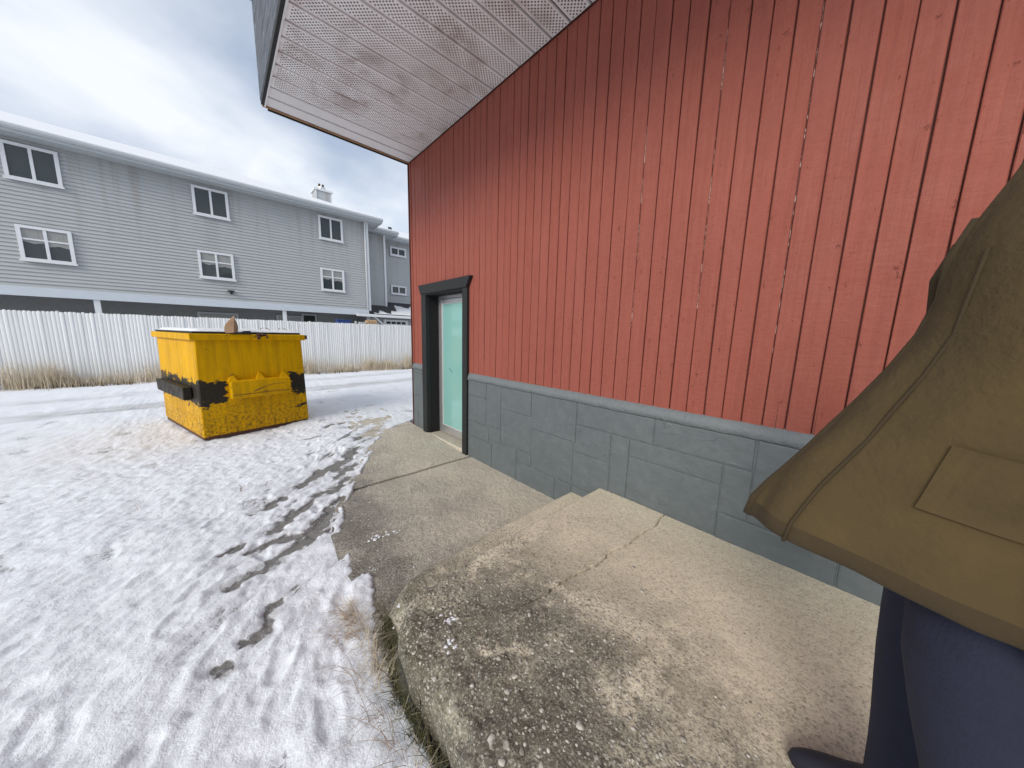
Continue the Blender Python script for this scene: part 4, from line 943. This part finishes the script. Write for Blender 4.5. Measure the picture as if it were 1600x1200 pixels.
# ------------------------------------------------------------------ things stored behind the fence
def build_store():
    rack = empty('storage_rack', (4.45, 15.3, 0)); tag(rack, 'dark storage rack mostly hidden behind the white fence', 'rack')
    for a in (-.95, .95):
        for b in (-.22, .22): MB().box(a-.02, a+.02, b-.02, b+.02, 0, 1.80).build('post', M['lid'], rack)
    for z in (.4, 1.1, 1.76): MB().box(-.929, .929, -.199, .199, z, z+.025).build('shelf', M['lid'], rack)
    def place(x, o, label, cat): o.location = (4.45+x, 15.3, 1.786); tag(o, label, cat)
    m = MB().prism([(-.23,0),(.23,0),(.27,.16),(-.27,.16)], 'y', -.17, .17); o = m.build('storage_tote', M['blue'], bevel=.012); lid = MB().box(-.29, .29, -.19, .19, .161, .195).build('lid', M['blue'], o, bevel=.008); place(-.45, o, 'blue plastic storage tote showing above the white fence', 'tote')
    m = MB().box(-.22, .22, -.16, .16, 0, .21); o = m.build('cardboard_box', M['cream_box'], bevel=.006)
    for s in (-1, 1): MB().add([(-.22, s*.162, .211), (.22, s*.162, .211), (.20, s*.02, .245), (-.20, s*.02, .245)], [(0,1,2,3)]).build('flap', M['cream_box'], o)
    place(.72, o, 'brown cardboard box showing above the white fence', 'box')
    m = MB().tube([(0,0,0),(0,0,.10),(0,0,.14),(0,0,.17)], [.055,.055,.03,.03], 12); o = m.build('paint_can', M['white_pl']); place(.06, o, 'small white container beside the blue tote above the fence', 'container')
    m = MB().box(-.14, .14, -.12, .12, 0, .13); o = m.build('grey_crate', M['house_gutter'], bevel=.01); place(.33, o, 'low grey crate between the white container and cardboard box', 'crate')
build_store()

# ------------------------------------------------------------------ service cable at the parapet
mb = MB(); n = 24
for k, (dz, dy) in enumerate(((0, 0), (.035, .02))):
    pts = []
    for i in range(n+1):
        t = i/n; pts.append((.53-6.5*t, 4.66+dy+1.1*t, 4.86+dz+.85*t-1.0*math.sin(math.pi*t)*.45))
    mb.tube(pts, .007, 6, caps=False)
cb = empty('service_cable', (.53, 4.66, 4.86)); tag(cb, 'thin dark overhead cable fixed to the weathered parapet corner', 'cable')
o = mb.build('cable_strand', M['lid'], cb); o.matrix_parent_inverse = Matrix.Translation((-.53, -4.66, -4.86)); o['kind'] = 'stuff'
o = MB().box(.505, .530, 4.63, 4.69, 4.83, 4.91).build('anchor', M['galv'], cb); o.matrix_parent_inverse = Matrix.Translation((-.53, -4.66, -4.86))

# ------------------------------------------------------------------ person standing by the wall
def build_person():
    simple('canvas', (.066,.043,.014), .95, var=.4, scale=9, bump=.8, bscale=70); cv = M['canvas'].node_tree; simple('canvas_dark', (.042,.027,.010), .95, var=.25, scale=20, bump=.4, bscale=160)
    simple('olive', (.13,.115,.070), .9, var=.2, scale=20, bump=.4, bscale=150); simple('navy', (.010,.012,.030), .85, var=.3, scale=30, bump=.4, bscale=200); simple('skin', (.48,.29,.21), .55, var=.06)
    simple('hair', (.035,.024,.016), .7, var=.3, scale=60); simple('boot', (.012,.013,.024), .6)
    G = .298; cx, cy = .945, -.215
    root = empty('person', (cx, cy, G)); tag(root, 'person in brown canvas jacket and navy trousers standing on the landing', 'person')
    def L(x, y, z): return (x-cx, y-cy, z-G)
    # body: one continuous skinned figure
    J = {}; vs = []; rad = []; ed = []
    def j(name, p, r, par=None):
        J[name] = len(vs); vs.append(L(*p)); rad.append(r)
        if par is not None: ed.append((J[par], J[name]))
    j('pelvis', (cx, cy, G+.96), (.145, .11)); j('waist', (cx, cy, G+1.10), (.13, .10), 'pelvis'); j('chest', (cx, cy+.01, G+1.28), (.13, .10), 'waist')
    j('top', (cx, cy+.005, G+1.40), (.085, .065), 'chest'); j('neck', (cx, cy-.01, G+1.50), (.066, .068), 'top'); j('jaw', (cx, cy-.015, G+1.57), (.078, .088), 'neck'); j('skull', (cx, cy-.035, G+1.66), (.098, .112), 'jaw'); j('crown', (cx, cy-.045, G+1.725), (.075, .085), 'skull')
    for s, n in ((-1, 'l'), (1, 'r')):
        j('sh'+n, (cx+s*.185, cy, G+1.375), (.040, .040), 'top'); j('el'+n, (cx+s*.245, cy-.095, G+1.13), (.043, .043), 'sh'+n); j('wr'+n, (cx+s*.262, cy-.105, G+.885), (.029, .032), 'el'+n); j('pa'+n, (cx+s*.264, cy-.10, G+.81), (.036, .020), 'wr'+n)
        for i, (a, b, l) in enumerate(((-.026,.0,.066), (-.009,.004,.078), (.009,.004,.074), (.026,.0,.058))):
            j('f%d%s' % (i, n), (cx+s*.262, cy-.095+a, G+.755+b), (.0095, .0095), 'pa'+n); j('g%d%s' % (i, n), (cx+s*.245, cy-.09+a, G+.755-l), (.008, .008), 'f%d%s' % (i, n))
        j('t0'+n, (cx+s*.250, cy-.055, G+.815), (.011, .011), 'pa'+n); j('t1'+n, (cx+s*.240, cy-.042, G+.765), (.009, .009), 't0'+n)
        j('hip'+n, (cx+s*.095, cy, G+.88), (.074, .074), 'pelvis'); fo = .025 if s > 0 else -.06; xo = .05 if s > 0 else 0; j('kn'+n, (cx+s*.115+xo, cy+.02+fo*.6, G+.50), (.046, .046), 'hip'+n); j('an'+n, (cx+s*.125+xo, cy-.02+fo, G+.11), (.040, .044), 'kn'+n); j('toe'+n, (cx+s*.135+xo, cy+.12+fo, G+.045), (.040, .030), 'an'+n)
    me = bpy.data.meshes.new('body'); me.from_pydata(vs, ed, []); me.materials.append(M['skin']); bo = obj('body', me, root)
    md = bo.modifiers.new('skin', 'SKIN'); md.use_smooth_shade = True
    for i, r in enumerate(rad): me.skin_vertices[0].data[i].radius = r; me.skin_vertices[0].data[i].use_root = (i == 0)
    bo.modifiers.new('sub', 'SUBSURF').levels = 2
    hz = G+1.655; fy = cy+.122; L0 = L
    def L(x, y, z):
        a = -1.35; dx, dy = x-cx, y-cy-.02; return L0(cx+dx*math.cos(a)-dy*math.sin(a), cy-.045+dx*math.sin(a)+dy*math.cos(a), z)
    # face
    for s in (-1, 1):
        MB().tube([L(cx+s*.032, fy-.008, hz), L(cx+s*.032, fy+.003, hz)], [.012, .007], 10).build('eye', M['white_pl'], root, smooth=True)
        MB().tube([L(cx+s*.081, cy+.02, hz-.03), L(cx+s*.090, cy+.012, hz), L(cx+s*.083, cy+.01, hz+.028)], [.012, .016, .010], 8).build('ear', M['skin'], root, smooth=True)
    MB().tube([L(cx, fy-.008, hz+.005), L(cx, fy+.020, hz-.030), L(cx, fy+.002, hz-.045)], [.008, .014, .010], 8).build('nose', M['skin'], root, smooth=True)
    MB().tube([L(cx-.024, fy-.006, hz-.075), L(cx, fy+.004, hz-.073), L(cx+.024, fy-.006, hz-.075)], [.003, .007, .003], 6).build('mouth', M['cardboard'], root, smooth=True)
    rings = []
    for i in range(9):
        t = i/8; z = hz-.04+.135*math.sin(t*math.pi/2); k = math.cos(t*math.pi/2)**.6 if t < 1 else .02
        rings.append([Vector(L(cx+.092*k*math.sin(a), cy+.012+.108*k*math.cos(a)*(1 if math.cos(a) < .2 else .86), z+(.065*max(0, math.cos(a))-.045*max(0, -math.cos(a)+.35) if i < 3 else 0))) for a in [2*math.pi*q/22 for q in range(22)]])
    MB().loft(rings).build('hair', M['hair'], root, smooth=True)
    L = L0
    # trousers, boots
    def limb(name, pts, mat, n=16, par=root):
        m = MB(); rings = []
        for (x, y, z, rx, ry) in pts: rings.append([Vector(L(x+rx*math.cos(a)*(1+.03*math.sin(3*a+z*25)), y+ry*math.sin(a)*(1+.03*math.cos(2*a+z*31)), z)) for a in [2*math.pi*q/n for q in range(n)]])
        o = m.loft(rings).build(name, mat, par, smooth=True); sm = o.modifiers.new('sub', 'SUBSURF'); sm.levels = 1; sm.render_levels = 1; return o
    tr = limb('trousers', [(cx, cy, G+1.02, .165, .125), (cx, cy, G+.94, .172, .130), (cx, cy, G+.86, .178, .130), (cx, cy, G+.80, .165, .11)], M['navy'], 22)
    for s in (-1, 1):
        x = cx+s*.1+(.05 if s > 0 else 0); fw_ = .025 if s > 0 else -.06
        limb('trouser_leg', [(x, cy, G+.88, .108, .124), (x+s*.01, cy+.01, G+.70, .100, .112), (x+s*.015, cy+.02+fw_*.6, G+.50, .074, .078), (x+s*.022, cy+fw_*.8, G+.32, .068, .074), (x+s*.028, cy-.012+fw_, G+.17, .062, .070), (x+s*.028, cy-.012+fw_, G+.09, .066, .076)], M['navy'], 16, tr)
        rg = [(x+s*.03, cy-.03+fw_, G+.20, .050, .060), (x+s*.03, cy-.02+fw_, G+.12, .054, .075), (x+s*.033, cy+.03+fw_, G+.075, .056, .125), (x+s*.035, cy+.05+fw_, G+.035, .058, .145), (x+s*.035, cy+.05+fw_, G+.006, .060, .148)]
        limb('boot', rg, M['boot'])
    # shirt showing in the open front
    limb('shirt', [(cx, cy, G+.93, .178, .138), (cx, cy, G+1.10, .172, .132), (cx, cy+.005, G+1.28, .180, .135), (cx, cy, G+1.39, .150, .105), (cx, cy-.005, G+1.44, .075, .072), (cx, cy-.01, G+1.50, .062, .064)], M['olive'], 22)
    # jacket: open shell, its front corner swinging forward
    th = [math.radians(a) for a in np.linspace(16, 344, 92)]
    spec = [(.845,.245,.185), (.884,.247,.187), (.92,.244,.182), (.96,.241,.177), (1.00,.238,.172), (1.05,.234,.166), (1.10,.230,.160), (1.16,.228,.156), (1.22,.226,.152), (1.28,.221,.147), (1.34,.222,.145), (1.40,.198,.128), (1.445,.140,.106), (1.49,.086,.086), (1.545,.080,.082)]
    rows = []
    for h, rx, ry in spec:
        row = []
        for a in th:
            f = (1-sst(14, 78, np.array(math.degrees(a))))*(1-sst(.80, 1.30, np.array(h)))**1.0; f = float(f)*1.0
            am = .012+.045*float(1-sst(.85, 1.25, np.array(h))); w = 1+am*math.sin(a*13+1.5*math.sin(h*7))*(.6+.4*math.sin(a*5))+.010*math.sin(a*23-h*40)+.018*math.sin(h*34+a*3)*float(sst(.95, 1.2, np.array(h)))
            row.append((cx-math.sin(a)*rx*w-.085*f, cy+math.cos(a)*ry*w+.165*f, G+h+.010*math.sin(a*3)))
        rows.append(row)
    n = len(th)
    def shell(name, rows, mat, par, thick, off=0):
        V = [L(*p) for r_ in rows for p in r_]; F = [(i*n+k, i*n+k+1, (i+1)*n+k+1, (i+1)*n+k) for i in range(len(rows)-1) for k in range(n-1)]
        o = obj(name, mesh(name, V, F, mat, True), par); md = o.modifiers.new('s', 'SOLIDIFY'); md.thickness = thick; md.offset = off; o.modifiers.new('b', 'SUBSURF').levels = 1; return o
    jk = shell('jacket', rows, M['canvas'], root, .009)
    def lerp(a, b, t): return tuple(a[i]+(b[i]-a[i])*t for i in range(3))
    hem = [[(p[0], p[1], p[2]-.002) for p in rows[0]], [lerp(p, q, .9) for p, q in zip(rows[0], rows[1])]]
    shell('hem_band', hem, M['canvas_dark'], jk, .015)
    for kk in (0, n-1): MB().tube([L(r_[kk][0], r_[kk][1], r_[kk][2]) for r_ in rows[:12]], .0085, 8).build('front_placket', M['canvas_dark'], jk, smooth=True)
    def seam(k, lo, hi):
        MB().tube([L(r_[k][0]+(r_[k][0]-cx)*.03, r_[k][1]+(r_[k][1]-cy)*.03, r_[k][2]) for r_ in rows[lo:hi]], .0028, 6).build('seam', M['canvas_dark'], jk, smooth=True)
    seam(6, 0, 11); seam(26, 0, 10); seam(60, 0, 10)
    pk = [[lerp(rows[i][k], rows[i+1][k], .5) for k in range(11, 25)] for i in (3, 5)]
    pv = [L(p[0]+(p[0]-cx)*.045, p[1]+(p[1]-cy)*.045, p[2]) for r_ in pk for p in r_]
    po = obj('pocket_flap', mesh('pocket_flap', pv, [(k, k+1, k+15, k+14) for k in range(13)], M['canvas'], False), jk); po.modifiers.new('s', 'SOLIDIFY').thickness = .004
    for s in (-1, 1):
        m = MB().tube([L(cx+s*.135, cy, G+1.405), L(cx+s*.200, cy-.01, G+1.355), L(cx+s*.235, cy-.06, G+1.24), L(cx+s*.248, cy-.095, G+1.13), L(cx+s*.255, cy-.10, G+1.04), L(cx+s*.262, cy-.105, G+.95), L(cx+s*.264, cy-.105, G+.89)], [.055,.078,.074,.068,.062,.055,.052], 16)
        o = m.build('sleeve', M['canvas'], jk, smooth=True); o.modifiers.new('b', 'SUBSURF').levels = 1
        MB().tube([L(cx+s*.263, cy-.105, G+.905), L(cx+s*.264, cy-.104, G+.875)], [.055, .054], 16).build('cuff', M['canvas_dark'], o, smooth=True)
build_person()
